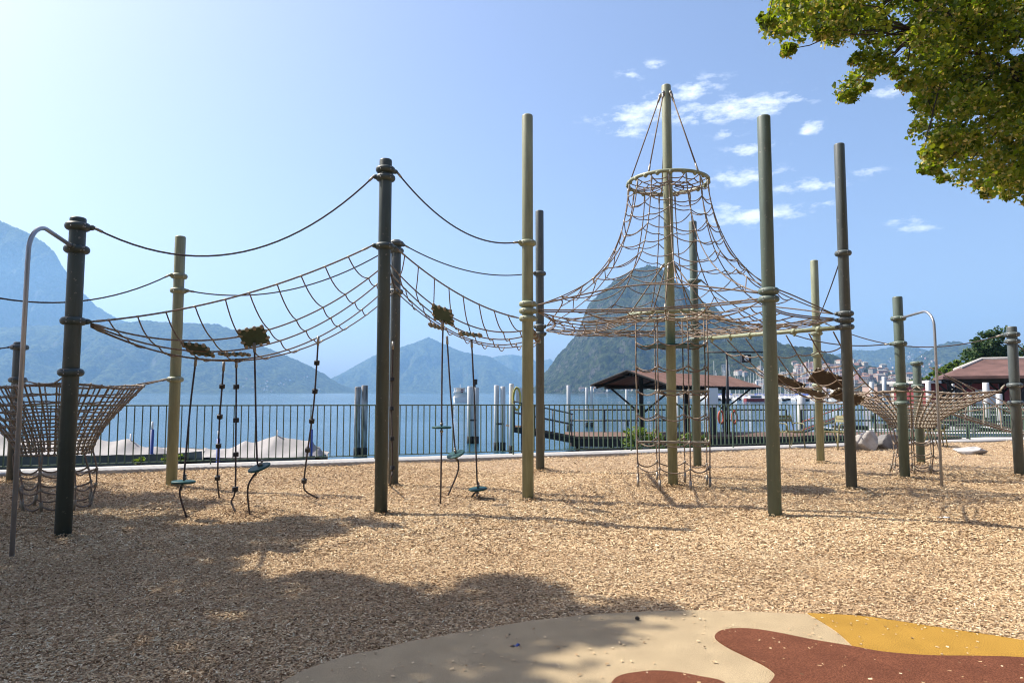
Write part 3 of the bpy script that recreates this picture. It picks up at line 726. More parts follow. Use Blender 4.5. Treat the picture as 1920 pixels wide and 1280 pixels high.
def net_plate(nb, x, y, Y, nrm, w=.30, d=.30, m='plate'):
    c = D(x, y, Y); plate(nb.e, c, Vector(nrm), Vector((1, 0, 0)), w, d, m); return c
c1 = net_plate(nb_w, 371, 655, 8.2, (.15, .42, 1)); c2 = net_plate(nb_w, 440, 664, 8.7, (.0, .02, 1)); c3 = net_plate(nb_w, 476, 631, 8.3, (-.35, .75, 1))
c4 = net_plate(nb_e, 830, 590, 9.3, (.55, .7, 1)); c5 = net_plate(nb_e, 882, 627, 9.9, (.1, .03, 1)); c6 = net_plate(nb_e, 818, 612, 10.2, (.3, .1, 1), .2, .2)
nb_w.done(); nb_e.done()

# --- hanging ropes
def spline(pts, n=8): return smooth_line(pts, n)
def hanging(pts, label, disc=None, blocks=(), m='ropedark'):
    """pts: (x, y, Y) along the rope; the last one lies on the ground"""
    W3 = [D(*p) for p in pts[:-1]] + [G(pts[-1][0], pts[-1][1])]
    W3[-1].z = gz(W3[-1]) + .012
    e = empty('climbing_rope', (W3[-1].x, W3[-1].y, gz(W3[-1])), label, 'hanging rope', 'ropes hanging from the bridges')
    c = spline(W3, 8)
    MB().tube(c, .0115, 8).build('rope', M[m], e, True)
    tp = c[0]; d0 = (c[1] - c[0]).normalized()
    MB().tube([tp, tp + d0 * .12], .018, 8).build('ferrule', M['ferrule'], e, True)
    yy = [((EYE - (p.z)) / 1) for p in c]
    def find(y):
        best = None
        for i in range(len(c) - 1):
            for f in (0, .25, .5, .75):
                q = c[i].lerp(c[i + 1], f); dq = q - Vector((0, 0, EYE)); v = (dq.z * CP - dq.y * SP) / (dq.y * CP + dq.z * SP); py = 640 - v * F
                if best is None or abs(py - y) < best[0]: best = (abs(py - y), q, (c[i + 1] - c[i]).normalized())
        return best[1], best[2]
    for y in blocks:
        q, d = find(y); R = frame(-d, Vector((1, rng.uniform(-.5, .5), 0)))
        MB().lathe([(.028, -.03), (.036, -.026), (.036, .026), (.028, .03)], q, 12, R).build('step_block', M['black'], e)
    if disc:
        y, nrm = disc; q, d = find(y); R = frame(nrm); r = .135
        MB().lathe([(r - .012, -.014), (r, -.006), (r, .006), (r - .012, .014)], q, 28, R).build('disc_seat', M['teal'], e)
        for s in (.035, -.04):
            MB().blob(q - d * s * 1.3, .024).blob(q - d * s * 2.3, .017).build('shackle', M['ferrule'], e, True)
hanging([(368, 668, 8.25), (357, 760, 8.25), (346, 880, 8.2), (344, 903, 8.2), (337, 925, 8.15), (350, 972, 0)], 'hanging rope with a level green disc, leftmost under the left bridge', (903, (.02, .02, 1)))
hanging([(420, 678, 8.9), (416, 730, 8.95), (411, 800, 9.1), (408, 890, 9.2), (408, 905, 9.3), (411, 938, 0)], 'rope with four black blocks, nearer the olive post', blocks=(725, 780, 837, 895))
hanging([(443, 672, 8.7), (443, 730, 8.7), (442, 840, 8.7), (441, 918, 8.7), (434, 940, 8.7), (441, 962, 0)], 'rope with four black blocks, just left of the tilted disc', blocks=(726, 788, 851, 917))
hanging([(477, 642, 8.35), (479, 740, 8.35), (482, 860, 8.35), (486, 876, 8.35), (465, 912, 8.3), (468, 966, 0)], 'hanging rope with a tilted green disc under the left bridge', (876, (-.25, -.28, 1)))
hanging([(597, 630, 8.9), (594, 680, 8.95), (588, 760, 9.1), (576, 850, 9.3), (570, 902, 9.4), (573, 920, 9.5), (596, 936, 0)], 'rope with five black blocks, alone left of the tall dark post', blocks=(679, 733, 788, 844, 901))
hanging([(737, 640, 10.1), (735, 711, 10.1), (734, 766, 10.0), (735, 822, 9.9), (736, 877, 9.9), (733, 896, 9.9), (730, 912, 0)], 'rope with black blocks hanging half hidden behind the tall dark post', blocks=(711, 766, 822, 877))
hanging([(831, 598, 9.4), (829, 680, 9.35), (828, 790, 9.3), (828, 803, 9.3), (827, 880, 9.25), (826, 944, 0)], 'hanging rope with a high level green disc under the right bridge', (801, (0, 0, 1)))
hanging([(838, 630, 10.0), (845, 740, 9.95), (854, 848, 9.9), (859, 864, 9.9), (858, 885, 9.9), (840, 932, 0)], 'hanging rope with a tilted green disc under the right bridge', (852, (-.3, -.3, 1)))
hanging([(884, 636, 9.9), (889, 740, 9.9), (894, 890, 9.9), (896, 917, 9.9), (889, 925, 9.9), (884, 934, 0)], 'hanging rope with a low green disc close to the chips', (916, (-.08, -.05, 1)))

# --- tower net round the mast
H = P['H']
def tower():
    n = Net('tower_net', (H.x, H.y, 0), 'tall cone shaped rope net hanging from a ring on the central mast', 'climbing net', 'rope', .009)
    ring_z = zat('H', 343); RR = .655
    def ringp(a, r=RR, z=ring_z): return Vector((H.x + r * math.cos(a), H.y + r * math.sin(a), z))
    n.rope([ringp(2 * math.pi * i / 48) for i in range(48)], 'top_ring', .031, M['olive'], True)
    nk = MB()
    for i in range(20): nk.blob(ringp(2 * math.pi * (i + .5) / 20) - Vector((0, 0, .02)), .039, k=8, rings=4)
    tag(nk.build('ring_knobs', M['olive'], n.e, True), kind='stuff')
    topz = zat('H', 178)
    for i in range(5):                                         # stays to the mast head
        a = 2 * math.pi * i / 5 + .25; p0 = ringp(a, .10, topz); p1 = ringp(a, RR, ring_z + .03)
        n.rope([p0, p1], 'stay_rope', .0105); d = (p1 - p0).normalized()
        n.knot(p0 + d * .05, d, .16, .02); n.knot(p1 - d * .06, d, .16, .018)
        MB().blob(p0, (.03, .03, .04)).build('eye_bolt', M['ferrule'], n.e, True)
    hub = .12
    for i in range(14):                                        # web inside the ring
        a = 2 * math.pi * i / 14; n.rope(sagseg(ringp(a), ringp(a, hub, ring_z - .06), .05, 6), 'web_rope', .009)
    for r, zz in ((.26, -.095), (.40, -.09), (.53, -.06)):
        pts = []
        for i in range(14):
            a0, a1 = 2 * math.pi * i / 14, 2 * math.pi * (i + 1) / 14
            pts += curve(ringp(a0, r, ring_z + zz), ringp(a1, r, ring_z + zz), .02, 4)[:-1]
        n.rope(pts, 'web_ring', .009, closed=True)
    # cone
    order = ['J', 'K', 'I', 'G', 'F']; zc = {k: zat(k, y) for k, y in dict(J=546, K=588, I=619, G=612, F=570).items()}
    cor = [lug(k, zc[k], H, .18) for k in order]; per = 3; bot = []
    for i in range(5):
        a, b = cor[i], cor[(i + 1) % 5]
        for q in range(per):
            s = q / per; p = a.lerp(b, s); k = math.sin(math.pi * s)
            inn = (Vector((H.x, H.y, 0)) - Vector((p.x, p.y, 0))); p = p + inn * .16 * k + Vector((0, 0, .26 * k)); bot.append(p)
    NM = len(bot)
    angs = [math.atan2(p.y - H.y, p.x - H.x) for p in bot]
    for i in range(1, NM):
        while angs[i] < angs[i - 1]: angs[i] += 2 * math.pi
    even = [angs[0] + 2 * math.pi * i / NM for i in range(NM)]
    def mer(i, t):
        a1 = angs[i % NM]; a0 = even[i % NM]; b = bot[i % NM]; Rb = math.hypot(b.x - H.x, b.y - H.y)
        fr = .46 * t ** 1.6 + .54 * t ** 5; r = RR + (Rb - RR) * fr; a = a0 + (a1 - a0) * t
        return ringp(a, r, ring_z + (b.z - ring_z) * t)
    TT = [i / 32 for i in range(33)]
    for i in range(NM):
        ts = TT                  # every second rope starts lower
        n.rope([mer(i, t) for t in ts], 'net_rope')
        if True:
            p = mer(i, 0); n.knot(mer(i, .05), mer(i, .08) - mer(i, .03), .14, .016)
    rows = [.10, .21, .32, .44, .56, .68, .80, .91]
    for ri, t in enumerate(rows):
        step = 1
        ids = list(range(0, NM, step)); pts = []
        tj = {i: t + (.022 if (i // step + ri) % 2 else -.022) + rng.uniform(-.006, .006) for i in ids}
        for q, i in enumerate(ids):
            i2 = ids[(q + 1) % len(ids)]; a, b = mer(i, tj[i]), mer(i2, tj[i2]); L0 = (b - a).length
            pts += curve(a, b, .13 * L0, 6)[:-1]
            n.knot(a, mer(i, tj[i] + .02) - a, .045, .0135)
        n.rope(pts, 'ring_rope', .0085, closed=True)
    for i in range(5):                                          # arched border ropes
        pts = [bot[(i * per + q) % NM] for q in range(per + 1)]; n.rope(smooth_line(pts, 6), 'border_rope', .011)
    n.done()
    # platform net
    n = Net('platform_net', (H.x, H.y, 0), 'flat rope platform net round the mast at the foot of the cone', 'climbing net', 'ropenet', .009)
    iz = zat('H', 592); IR = .66
    n.rope([ringp(2 * math.pi * i / 40, IR, iz) for i in range(40)], 'inner_ring', .034, M['olive'], True)
    nk = MB()
    for i in range(20): nk.blob(ringp(2 * math.pi * i / 20, IR, iz + .012), (.045, .045, .04), k=8, rings=4)
    tag(nk.build('ring_knobs', M['olive'], n.e, True), kind='stuff')
    zp = {k: zat(k, y) for k, y in dict(J=561, K=600, I=627, G=622, F=583).items()}
    cor = [lug(k, zp[k], H, .17) for k in order]; bot2 = []; per = 5
    for i in range(5):
        a, b = cor[i], cor[(i + 1) % 5]
        for q in range(per):
            s = q / per; p = a.lerp(b, s); inn = Vector((H.x, H.y, 0)) - Vector((p.x, p.y, 0)); k = math.sin(math.pi * s)
            bot2.append(p + inn * .10 * k - Vector((0, 0, .03 * k)))
    N2 = len(bot2)
    def rad(i, s):
        b = bot2[i % N2]; a = math.atan2(b.y - H.y, b.x - H.x); p0 = ringp(a, IR, iz); p = p0.lerp(b, s); p.z -= .14 * math.sin(math.pi * s); return p
    for i in range(N2): n.rope([rad(i, s / 12) for s in range(13)], 'net_rope')
    for ri, s in enumerate((.14, .29, .44, .59, .73, .87)):
        pts = []
        for i in range(N2):
            a, b = rad(i, s), rad(i + 1, s); pts += curve(a, b, .07 * (b - a).length, 4)[:-1]
            n.knot(a, b - a, .05, .0135)
        n.rope(pts, 'ring_rope', .0085, closed=True)
    for off in (0, .028):
        for i in range(5):
            pts = [bot2[(i * per + q) % N2] + Vector((0, 0, off)) for q in range(per + 1)]; n.rope(smooth_line(pts, 5), 'border_rope', .011)
    mz = zat('H', 497)
    for i in range(5):
        a = 2 * math.pi * i / 5 + .6; p0 = ringp(a, .1, mz); p1 = ringp(a, IR, iz + .03); n.rope([p0, p1], 'stay_rope', .0105)
        d = (p1 - p0).normalized(); n.knot(p0 + d * .05, d, .16, .02); n.knot(p1 - d * .06, d, .15, .018)
    n.done()
    # vertical tube net
    n = Net('tube_net', (H.x, H.y, 0), 'vertical rope tube ladder hanging round the foot of the mast', 'climbing net', 'rope', .0105)
    TR = .6; NV = 8
    def tp(i, z, j=0): a = 2 * math.pi * i / NV + .22; return ringp(a, TR + j, z)
    for i in range(NV):
        n.rope([tp(i, iz), tp(i, 1.9, .012), tp(i, 1.5), tp(i, .8, .012), tp(i, .25), tp(i, -.05)], 'net_rope', .0105)
        n.kn.tube([tp(i, .0), tp(i, .16)], .02, 8)
    for li, y in enumerate((644, 688, 733, 778, 825, 872)):
        z = zat('H', y); pts = []
        for i in range(NV):
            a, b = tp(i, z + rng.uniform(-.01, .01)), tp(i + 1, z); pts += curve(a, b, .07, 6)[:-1]; n.knot(tp(i, z), Vector((0, 0, 1)), .06, .02)
        n.rope(pts, 'ring_rope', .0105, closed=True)
    for z, ids in ((zat('H', 733), (5, 6, 7)), (zat('H', 826), (4, 5, 6))):
        pass
    for y, ia, ib in ((733, 5, 7), (827, 4, 7)):
        z = zat('H', y); a, b = tp(ia, z, -.02), tp(ib, z, -.02); d = (b - a).normalized()
        MB().box(a.lerp(b, .5), ((b - a).length, .14, .03), frame(Vector((0, 0, 1)), d)).build('tread', M['plastic'], n.e)
    z = zat('H', 648)
    MB().lathe([(.5, -.008), (.53, -.008), (.53, .008), (.5, .008)], (H.x + .06, H.y + .1, z), 40).build('hoop', M['teal'], n.e)
    n.done()
tower()

# --- net funnels
def funnel(c, R, rb, zt, zb, corners, label, a0, ties, gap=.22):
    n = Net('funnel_net', (c.x, c.y, 0), label, 'climbing net', 'ropenet', .0115)
    NA = 40; NR = 9
    ca = [math.atan2(p.y - c.y, p.x - c.x) for p in corners]
    def rim(a):
        k = max(max(0, math.cos(a - q)) ** 8 for q in ca); return R * (.82 + .34 * k), k
    def pt(i, t):
        a = 2 * math.pi * i / NA + a0; rr, k = rim(a); f = (1 - t) ** 1.5
        return Vector((c.x + (rb + (rr - rb) * f) * math.cos(a), c.y + (rb + (rr - rb) * f) * math.sin(a), zt + .05 * k * (1 - t) - (zt - zb) * t ** .9))
    TT = [j / (NR * 2) for j in range(NR * 2 + 1)]
    for i in range(NA): n.rope([pt(i, t) for t in TT], 'net_rope', .0105)
    for j in range(NR + 1):
        pts = [pt(i + f, j / NR) - Vector((0, 0, .006 * math.sin(math.pi * f))) for i in range(NA) for f in (0, .5)]
        n.rope(pts, 'ring_rope', .016 if j == 0 else .0105, closed=True)
        for i in range(NA): n.knot(pt(i, j / NR), pt(i, min(1, j / NR + .03)) - pt(i, max(0, j / NR - .03)), .045, .019)
    NL = 8
    def lp(i, z):
        a = 2 * math.pi * i / NL + .3; r = rb * (1 + .18 * math.sin(z * 4 + i)); return Vector((c.x + r * math.cos(a), c.y + r * math.sin(a), z))
    for i in range(NL):
        n.rope([lp(i, zb - (zb + .05) * t / 8) for t in range(9)], 'ladder_rope', .0115); n.kn.tube([lp(i, 0), lp(i, .14)], .02, 8)
    for q in range(3):
        z = zb * (.68 - .28 * q); pts = []
        for i in range(NL):
            a, b = lp(i, z), lp(i + 1, z); pts += curve(a, b, .06, 6)[:-1]; n.knot(a, Vector((0, 0, 1)), .05, .022)
        n.rope(pts, 'ladder_ring', .0115, closed=True)
    for k, z in ties:
        tgt = P[k]; a = math.atan2(tgt.y - c.y, tgt.x - c.x)
        for s in (-.09, .09):
            rr, kk = rim(a + s); p = Vector((c.x + rr * math.cos(a + s), c.y + rr * math.sin(a + s), zt + .05)); q = lug(k, z, c, .15)
            n.rope([p, q], 'tie_rope', .010); d = (p - q).normalized(); n.knot(q + d * .06, d, .14, .018)
    n.done('plastic')
cl = G(110, 938); cl = Vector((-6.0, 9.05, 0))
funnel(cl, 1.02, .42, D(110, 728, cl.y).z, .72, [P['A'], P['B'], P['C'], P['W']], 'dense knotted rope funnel net at the left edge', .1,
       [('A', zat('A', 698)), ('B', zat('B', 712)), ('C', zat('C', 711)), ('W', 1.7)])
cr = Vector((7.62, 13.1, 0))
funnel(cr, 1.22, .38, D(1706, 738, cr.y).z, .86, [P['L'], P['M'], P['N'], P['O']], 'dense knotted rope funnel net at the right behind the bent pole', .1,
       [('L', zat('L', 722)), ('M', zat('M', 722)), ('N', zat('N', 724)), ('O', zat('O', 722))])

# --- descending net from the tower to the right funnel
def ramp():
    n = Net('ramp_net', (6, 12.6, 0), 'descending rope net with brown mats between the tower and right funnel', 'climbing net', 'ropenet', .0115)
    b0, b1 = lug('I', zI, P['K'], .1), lug('K', zK, P['I'], .1)
    e0 = Vector((P['L'].x - .05, P['L'].y - .25, zat('L', 722))); e1 = Vector((P['M'].x - .15, P['M'].y + .1, zat('M', 735)))
    NL = 7
    def ln(k, t):
        f = k / (NL - 1); a = b0.lerp(b1, .1 + .86 * f) - Vector((0, 0, .06)); b = e0.lerp(e1, f)
        p = a.lerp(b, t); p.z -= (.55 - .10 * abs(f - .5)) * math.sin(math.pi * min(1, t * .92)) * (.6 + .5 * math.sin(math.pi * f)); return p
    for k in range(NL): n.rope([ln(k, i / 24) for i in range(25)], 'long_rope')
    for t in (.13, .26, .39, .52, .65, .78, .9):
        pts = []
        for k in range(NL - 1):
            a, b = ln(k, t), ln(k + 1, t); seg = curve(a, b, .10 * (b - a).length, 5); pts += seg[:-1] if k < NL - 2 else seg
        n.rope(pts, 'cross_rope', .0105)
        for k in range(NL): n.knot(ln(k, t), ln(k, t + .03) - ln(k, t), .045, .0135)
    for x, y, Y, nrm, w, d in ((1552, 712, 12.6, (.45, .9, 1), .60, .36), (1588, 744, 12.2, (.4, .6, 1), .5, .3), (1476, 716, 13.2, (.45, .45, 1), .62, .3), (1522, 735, 13.1, (.35, .25, 1), .5, .26)):
        plate(n.e, D(x, y, Y), Vector(nrm), Vector((1, -.1, -.4)), w, d, 'brownmat', True, 'rubber_mat')
    n.done()
    n = Net('net_ramp', (9.5, 13.6, 0), 'sloping rope ramp from the right funnel to the ground at right edge', 'climbing net', 'ropenet', .0115)
    s0 = [D(1742, 688, 14.0), D(1788, 722, 13.9), D(1785, 770, 13.6), D(1782, 776, 13.2)]; e_ = [D(1925, 775, 13.6), D(1935, 798, 13.4), D(1950, 815, 13.2), D(1960, 823, 12.9)]
    e_ = [Vector((p.x + .5, p.y, max(.05, p.z - .12))) for p in e_]
    for a, b in zip(s0, e_): n.rope(curve(a, b, .05, 16), 'long_rope', .011)
    n.rope(curve(s0[3] + Vector((0, .05, .03)), e_[3] + Vector((0, .05, .03)), .05, 16), 'long_rope', .016)
    for t in (.12, .28, .44, .6, .76, .9):
        pts = [a.lerp(b, t) - Vector((0, 0, .2 * t * (1 - t))) for a, b in zip(s0, e_)]; n.rope(smooth_line(pts, 4), 'cross_rope', .0105)
        for p in pts: n.knot(p, Vector((1, 0, -.3)), .045, .0135)
    pO = lug('O', zat('O', 755), c := Vector((7.6, 13.1, 0)), .13); n.rope(curve(pO, D(1800, 772, 13.0), .03, 10), 'guy_rope', .0095)
    n.done()
ramp()

# ------------------------------------------------------------------ railing along the quay
def railing():
    e = empty('railing', (0, fence_y(0), .15), 'green metal bar railing along the lakeside kerb', 'railing')
    x0, x1 = -14.0, 22.5; dx = Vector((1, .425, 0)).normalized(); step = .127
    def P_(x, z): return Vector((x, fence_y(x), float(kerb_z(x)) + z))
    n = int((x1 - x0) / (step * dx.x)); H_ = 1.08
    MB().tube([P_(x0 + i, H_) for i in range(int(x1 - x0) + 1)], .013, 8).build('top_rail', M['fence'], e, True)
    MB().tube([P_(x0 + i, .07) for i in range(int(x1 - x0) + 1)], .010, 8).build('bottom_rail', M['fence'], e, True)
    bar = MB(); bar.box((0, 0, (H_) / 2 + .03), (.018, .024, H_ - .06)); me = bar.mesh('bar'); me.materials.append(M['fence'])
    post_ = MB(); post_.box((0, 0, H_ / 2), (.02, .04, H_)); mp = post_.mesh('post'); mp.materials.append(M['fence'])
    ang = math.atan2(dx.y, dx.x)
    inv = Matrix.Translation(e.location).inverted()
    bars = []
    for i in range(n + 1):
        x = x0 + i * step * dx.x; p = P_(x, 0)
        isp = i % 24 == 0
        o = bpy.data.objects.new('post' if isp else 'bar', mp if isp else me); COL.objects.link(o); o.parent = e; o.matrix_parent_inverse = inv; o.location = p; o.rotation_euler = (0, 0, ang + rng.uniform(-.02, .02))
railing()

# ------------------------------------------------------------------ chairs and rocks
def chair(px, py, rz, label, src=None):
    p = G(px, py); p.z = gz(p); e = empty('garden_chair', (0, 0, 0), label, 'chair', 'green metal chairs by the railing')
    m = M['chair']
    def build(mb, name): mb.build(name, m, e, True)
    for i in range(5): MB().box((0, -.19 + i * .085, .43 + .012 * abs(i - 2)), (.40, .072, .014)).build('seat_slat', m, e)
    for i, z in enumerate((.72, .81)): MB().box((0, .262 + .03 * i, z), (.42, .014, .078), Matrix.Rotation(-.22, 3, 'X')).build('back_slat', m, e)
    for s in (-1, 1):
        build(MB().tube([(s * .22, -.27, 0), (s * .205, -.22, .42), (s * .21, -.1, .45)], 0.016, 8), 'leg')
        build(MB().tube([(s * .22, .34, 0), (s * .205, .17, .42), (s * .21, .25, .66), (s * .21, .30, .85)], 0.016, 8), 'leg')
        build(MB().tube([(s * .215, -.2, .42), (s * .25, -.22, .6), (s * .25, -.18, .645), (s * .25, .1, .65), (s * .21, .22, .64)], 0.016, 8), 'armrest')
        build(MB().tube([(s * .205, -.22, .42), (s * .205, .17, .42)], 0.014, 8), 'seat_rail')
    e.location = p; e.rotation_euler = (0, 0, rz); return e
chair(1484, 844, math.radians(12), 'green metal chair facing the playground, left of the pale yellow post')
chair(1570, 845, math.radians(-62), 'green metal chair seen side on, between the yellow and grey posts')
chair(1752, 838, math.radians(70), 'green metal chair half hidden behind the right net funnel')
def rock(px, py, size, seed, m, label):
    p = G(px, py); p.z = gz(p)
    import bmesh
    rr_ = random.Random(seed); planes = [(Vector((rr_.gauss(0, 1), rr_.gauss(0, 1), rr_.gauss(0, .8))).normalized(), rr_.uniform(.62, .88)) for _ in range(16)]
    bm = bmesh.new(); bmesh.ops.create_icosphere(bm, subdivisions=4, radius=1.15)
    for v in bm.verts:
        q = v.co.copy(); f = 1 + .22 * noise.noise(q * 1.3 + Vector((seed, 0, 0))) + .10 * noise.noise(q * 3.5 + Vector((seed, 2, 0))) + .03 * noise.noise(q * 11)
        for pn, pd_ in planes:
            dd = q.dot(pn)
            if dd > pd_: q = q - pn * (dd - pd_)
        q = q * (1 + (f - 1) * .35)
        v.co = Vector((q.x * size[0], q.y * size[1], q.z * size[2] + size[2] * .62))
    me = bpy.data.meshes.new('boulder'); bm.to_mesh(me); bm.free()
    o = finish(me, 'boulder', m, None, True); o.location = p; tag(o, label, 'rock', 'boulders by the railing')
rock(1622, 845, (.36, .33, .29), 3, M['rock'], 'pale upright boulder next to the tall grey post')
rock(1668, 843, (.50, .36, .27), 9, M['dkrock'], 'grey wider boulder behind the pale upright boulder')
rock(1822, 853, (.44, .27, .12), 15, M['palerock'], 'low flat white rock half buried in the chips')

def litter():
    p = G(1195, 1162, MATZ); mb = MB()
    for i in range(26):
        a = i * 2.4; t = i / 25; r_ = .011 * math.sin(math.pi * (.15 + .8 * t)); mb.blob((p.x + r_ * math.cos(a), p.y + r_ * math.sin(a), MATZ + .006 + .016 * t), (.006, .006, .004), k=6, rings=3)
    tag(mb.build('pine_cone', M['bark'], None, True), 'small dark cone lying on the cream rubber', 'cone')
    for (x, y, m, w, lb_) in ((966, 1211, 'blue', .03, 'small blue scrap on the shaded cream rubber'), (1770, 971, 'white', .07, 'small white paper scrap on the chips at right')):
        p = G(x, y, MATZ); z = MATZ + .004 if m == 'blue' else gz(p) + .022
        mb = MB(); n = 5
        for i in range(n):
            for j in range(3): mb.v.append(Vector((p.x + (i / (n - 1) - .5) * w * 1.8, p.y + (j / 2 - .5) * w * .8 + .004 * i, z + .008 * math.sin(i * 1.9 + j))))
        for i in range(n - 1):
            for j in range(2): mb.f.append((i * 3 + j, (i + 1) * 3 + j, (i + 1) * 3 + j + 1, i * 3 + j + 1))
        o = mb.build('scrap', M[m], None, True); sm = o.modifiers.new('thickness', 'SOLIDIFY'); sm.thickness = .002; tag(o, lb_, 'litter')
litter()

# ------------------------------------------------------------------ things on the water
def pile(x, ytop, Y, r, label, m='pile', band=True, twin=0):
    p = D(x, ytop, Y); e = empty('mooring_pile', (p.x, Y, WATER), label, 'mooring pile', 'mooring piles in the lake')
    for q in ([0] if not twin else [-twin, twin]):
        dz_ = 0 if q <= 0 else -.05
        MB().lathe([(r, -1.8), (r, p.z + dz_ - .03), (r * .9, p.z + dz_)], (p.x + q, Y, 0), 14).build('shaft', M[m], e, True)
        if band: MB().lathe([(r + .012, WATER - .2), (r + .012, WATER + .34), (r, WATER + .36)], (p.x + q, Y, 0), 14).build('algae_band', M['piledark'], e, True)
    if twin: MB().box((p.x, Y - r * .8, .15), (twin * 2.4, .05, .07)).build('strap', M['darksteel'], e)
    return e, p
pile(671, 725, 27, .12, 'weathered grey pile, left one of the close pair left of the dark post', 'pileworn')
pile(684, 722, 27, .13, 'weathered dark topped pile, right one of the close pair', 'pileworn')
e, p = pile(887, 724, 34, .14, 'white twin pile with a black lamp on top', twin=.15)
MB().box((p.x + .1, 34, p.z + .22), (.22, .2, .26)).build('lamp_box', M['darksteel'], e); MB().tube([(p.x + .1, 34, p.z - .1), (p.x + .1, 34, p.z + .1)], .03, 8).build('lamp_stem', M['darksteel'], e)
pile(937, 722, 30, .11, 'pale twin pile bound with a strap, left of the gangway', twin=.14)
e, p = pile(959, 719, 28, .10, 'pale pile with a coiled yellow hose at the gangway')
hs = MB()
for i in range(5):
    pts = [Vector((p.x + .22 + math.cos(t) * (.12 + .012 * i), 27.85 - .02 * i, 1.25 + math.sin(t) * (.42 + .015 * i))) for t in [2 * math.pi * j / 24 for j in range(24)]]; hs.tube(pts, .018, 6, True)
hs.build('hose_coil', M['yellow'], e, True)
e = empty('control_cabinet', D(981, 757, 28.3), 'grey cabinet on a bracket behind the tall olive post', 'cabinet')
c = D(979, 741, 28.3); MB().box(c, (.5, .3, .62)).build('box', M['white'], e); MB().tube([Vector((c.x, c.y, c.z - .3)), Vector((c.x, c.y, -1.2))], .05, 8).build('leg', M['darksteel'], e)
for x, y, Y, r, lb_ in ((1066, 722, 46, .13, 'white pile standing alone left of the shelter roof'), (1100, 726, 50, .10, 'white pile, left one of the thin pair by the shelter'), (1109, 724, 50, .10, 'white pile, right one of the thin pair by the shelter'),
                        (1175, 727, 52, .11, 'white pile under the left eave of the shelter'), (1232, 738, 46, .12, 'white pile half hidden by the rope tube ladder'), (1271, 738, 50, .12, 'white pile behind the central mast under the roof'),
                        (1502, 742, 38, .22, 'thick white pile behind the green chair'), (1740, 714, 44, .16, 'tall white pile between the short green post and bent pole'), (1848, 717, 40, .17, 'tall white pile in front of the brown roofed pavilion'),
                        (1873, 738, 37, .15, 'short white pile left of the grey post at right edge'), (1817, 740, 40, .12, 'short white pile right of the right funnel'), (1634, 716, 66, .20, 'distant white pile left of the green grey post'), (1657, 706, 66, .18, 'distant taller white pile left of the green grey post'),
                        (1786, 708, 50, .10, 'thin tall pale pile under the pavilion eave'), (1898, 735, 42, .14, 'white pile close to the right edge post')):
    pile(x, y, Y, r, lb_)
# blue mooring poles by the covered boats
for x, yt, Y, lb_ in ((286, 795, 15.4, 'blue mooring pole with white tip left of the pale olive post'), (410, 812, 15.9, 'blue mooring pole behind the ropes with blocks'), (584, 795, 16.6, 'blue mooring pole at the right end of the covered boat')):
    p = D(x, yt, Y); e = empty('mooring_pole', (p.x, Y, WATER), lb_, 'mooring pole', 'blue mooring poles')
    MB().tube([(p.x, Y, -2), (p.x, Y, p.z - .12)], .04, 12).build('shaft', M['blue'], e, True); MB().tube([(p.x, Y, p.z - .12), (p.x, Y, p.z + .06)], .022, 10).build('tip', M['white'], e, True)
# covered boats
def covered_boat(ridge, Y0, Y1, side, hullx, label):
    """ridge: (x, y) pixels of the cover's crest at distance Y0; the cover slopes to both gunwales"""
    R = [D(x, y, Y0) for x, y in ridge]; n = 60; xs = np.linspace(R[0].x, R[-1].x, n); zs = np.interp(xs, [p.x for p in R], [p.z for p in R])
    rx = np.array([p.x for p in R]); seg = np.clip(np.searchsorted(rx, xs) - 1, 0, len(rx) - 2); fr_ = (xs - rx[seg]) / (rx[seg + 1] - rx[seg]); zs = zs - .07 * np.sin(np.pi * fr_)
    e = empty('covered_boat', (R[0].x, Y0, WATER), label, 'boat', 'boats under grey covers by the quay')
    V = []; K = 13
    for i, x in enumerate(xs):
        edge_ = min(i, n - 1 - i) / (n * .5); half = 1.05 * (1 - (1 - min(1, edge_ * 2.2)) ** 2) ** .5 + .05 if True else 0
        for j in range(K):
            s = -1 + 2 * j / (K - 1); zc = side + (zs[i] - side) * (1 - abs(s) ** .85)
            zc += .022 * math.sin(x * 9 + s * 4) * (1 - abs(s)) + .03 * noise.noise(Vector((x * 2.2, s * 2.5, 3))) - .06 * math.sin(math.pi * abs(s)) 
            V.append((x, Y0 + s * half, zc))
    idx = np.arange(n * K).reshape(n, K); f = np.stack([idx[:-1, :-1], idx[1:, :-1], idx[1:, 1:], idx[:-1, 1:]], -1).reshape(-1, 4)
    fast('cover', np.array(V), f, M['tarp'], e, smooth=True)
    h = MB(); secs = []
    for i in range(0, n, 3):
        x = xs[i]; edge_ = min(i, n - 1 - i) / (n * .5); half = 1.02 * (1 - (1 - min(1, edge_ * 2.2)) ** 2) ** .5 + .06
        secs.append([(x, Y0 - half, side + .01), (x, Y0 - half * .85, side - .5), (x, Y0, WATER - .3), (x, Y0 + half * .85, side - .5), (x, Y0 + half, side + .01)])
    for s_ in secs: h.v += [Vector(q) for q in s_]
    for i in range(len(secs) - 1):
        for j in range(4): h.f.append((i * 5 + j, (i + 1) * 5 + j, (i + 1) * 5 + j + 1, i * 5 + j + 1))
    h.build('hull', M['hull'], e, True)
    for x, y in ridge[1:-1]:
        p = D(x, y, Y0); q = min(range(n), key=lambda i: abs(xs[i] - p.x))
        if y < 825: MB().tube([(p.x, Y0, side - .2), (p.x, Y0, p.z + .12)], .02, 8).build('cover_pole', M['white'], e, True)
covered_boat([(-260, 830), (-120, 812), (0, 812), (60, 822), (160, 818), (245, 823), (300, 838), (345, 850), (380, 862)], 15.8, 0, .16, 0, 'long boat under a pale grey cover behind the left railing')
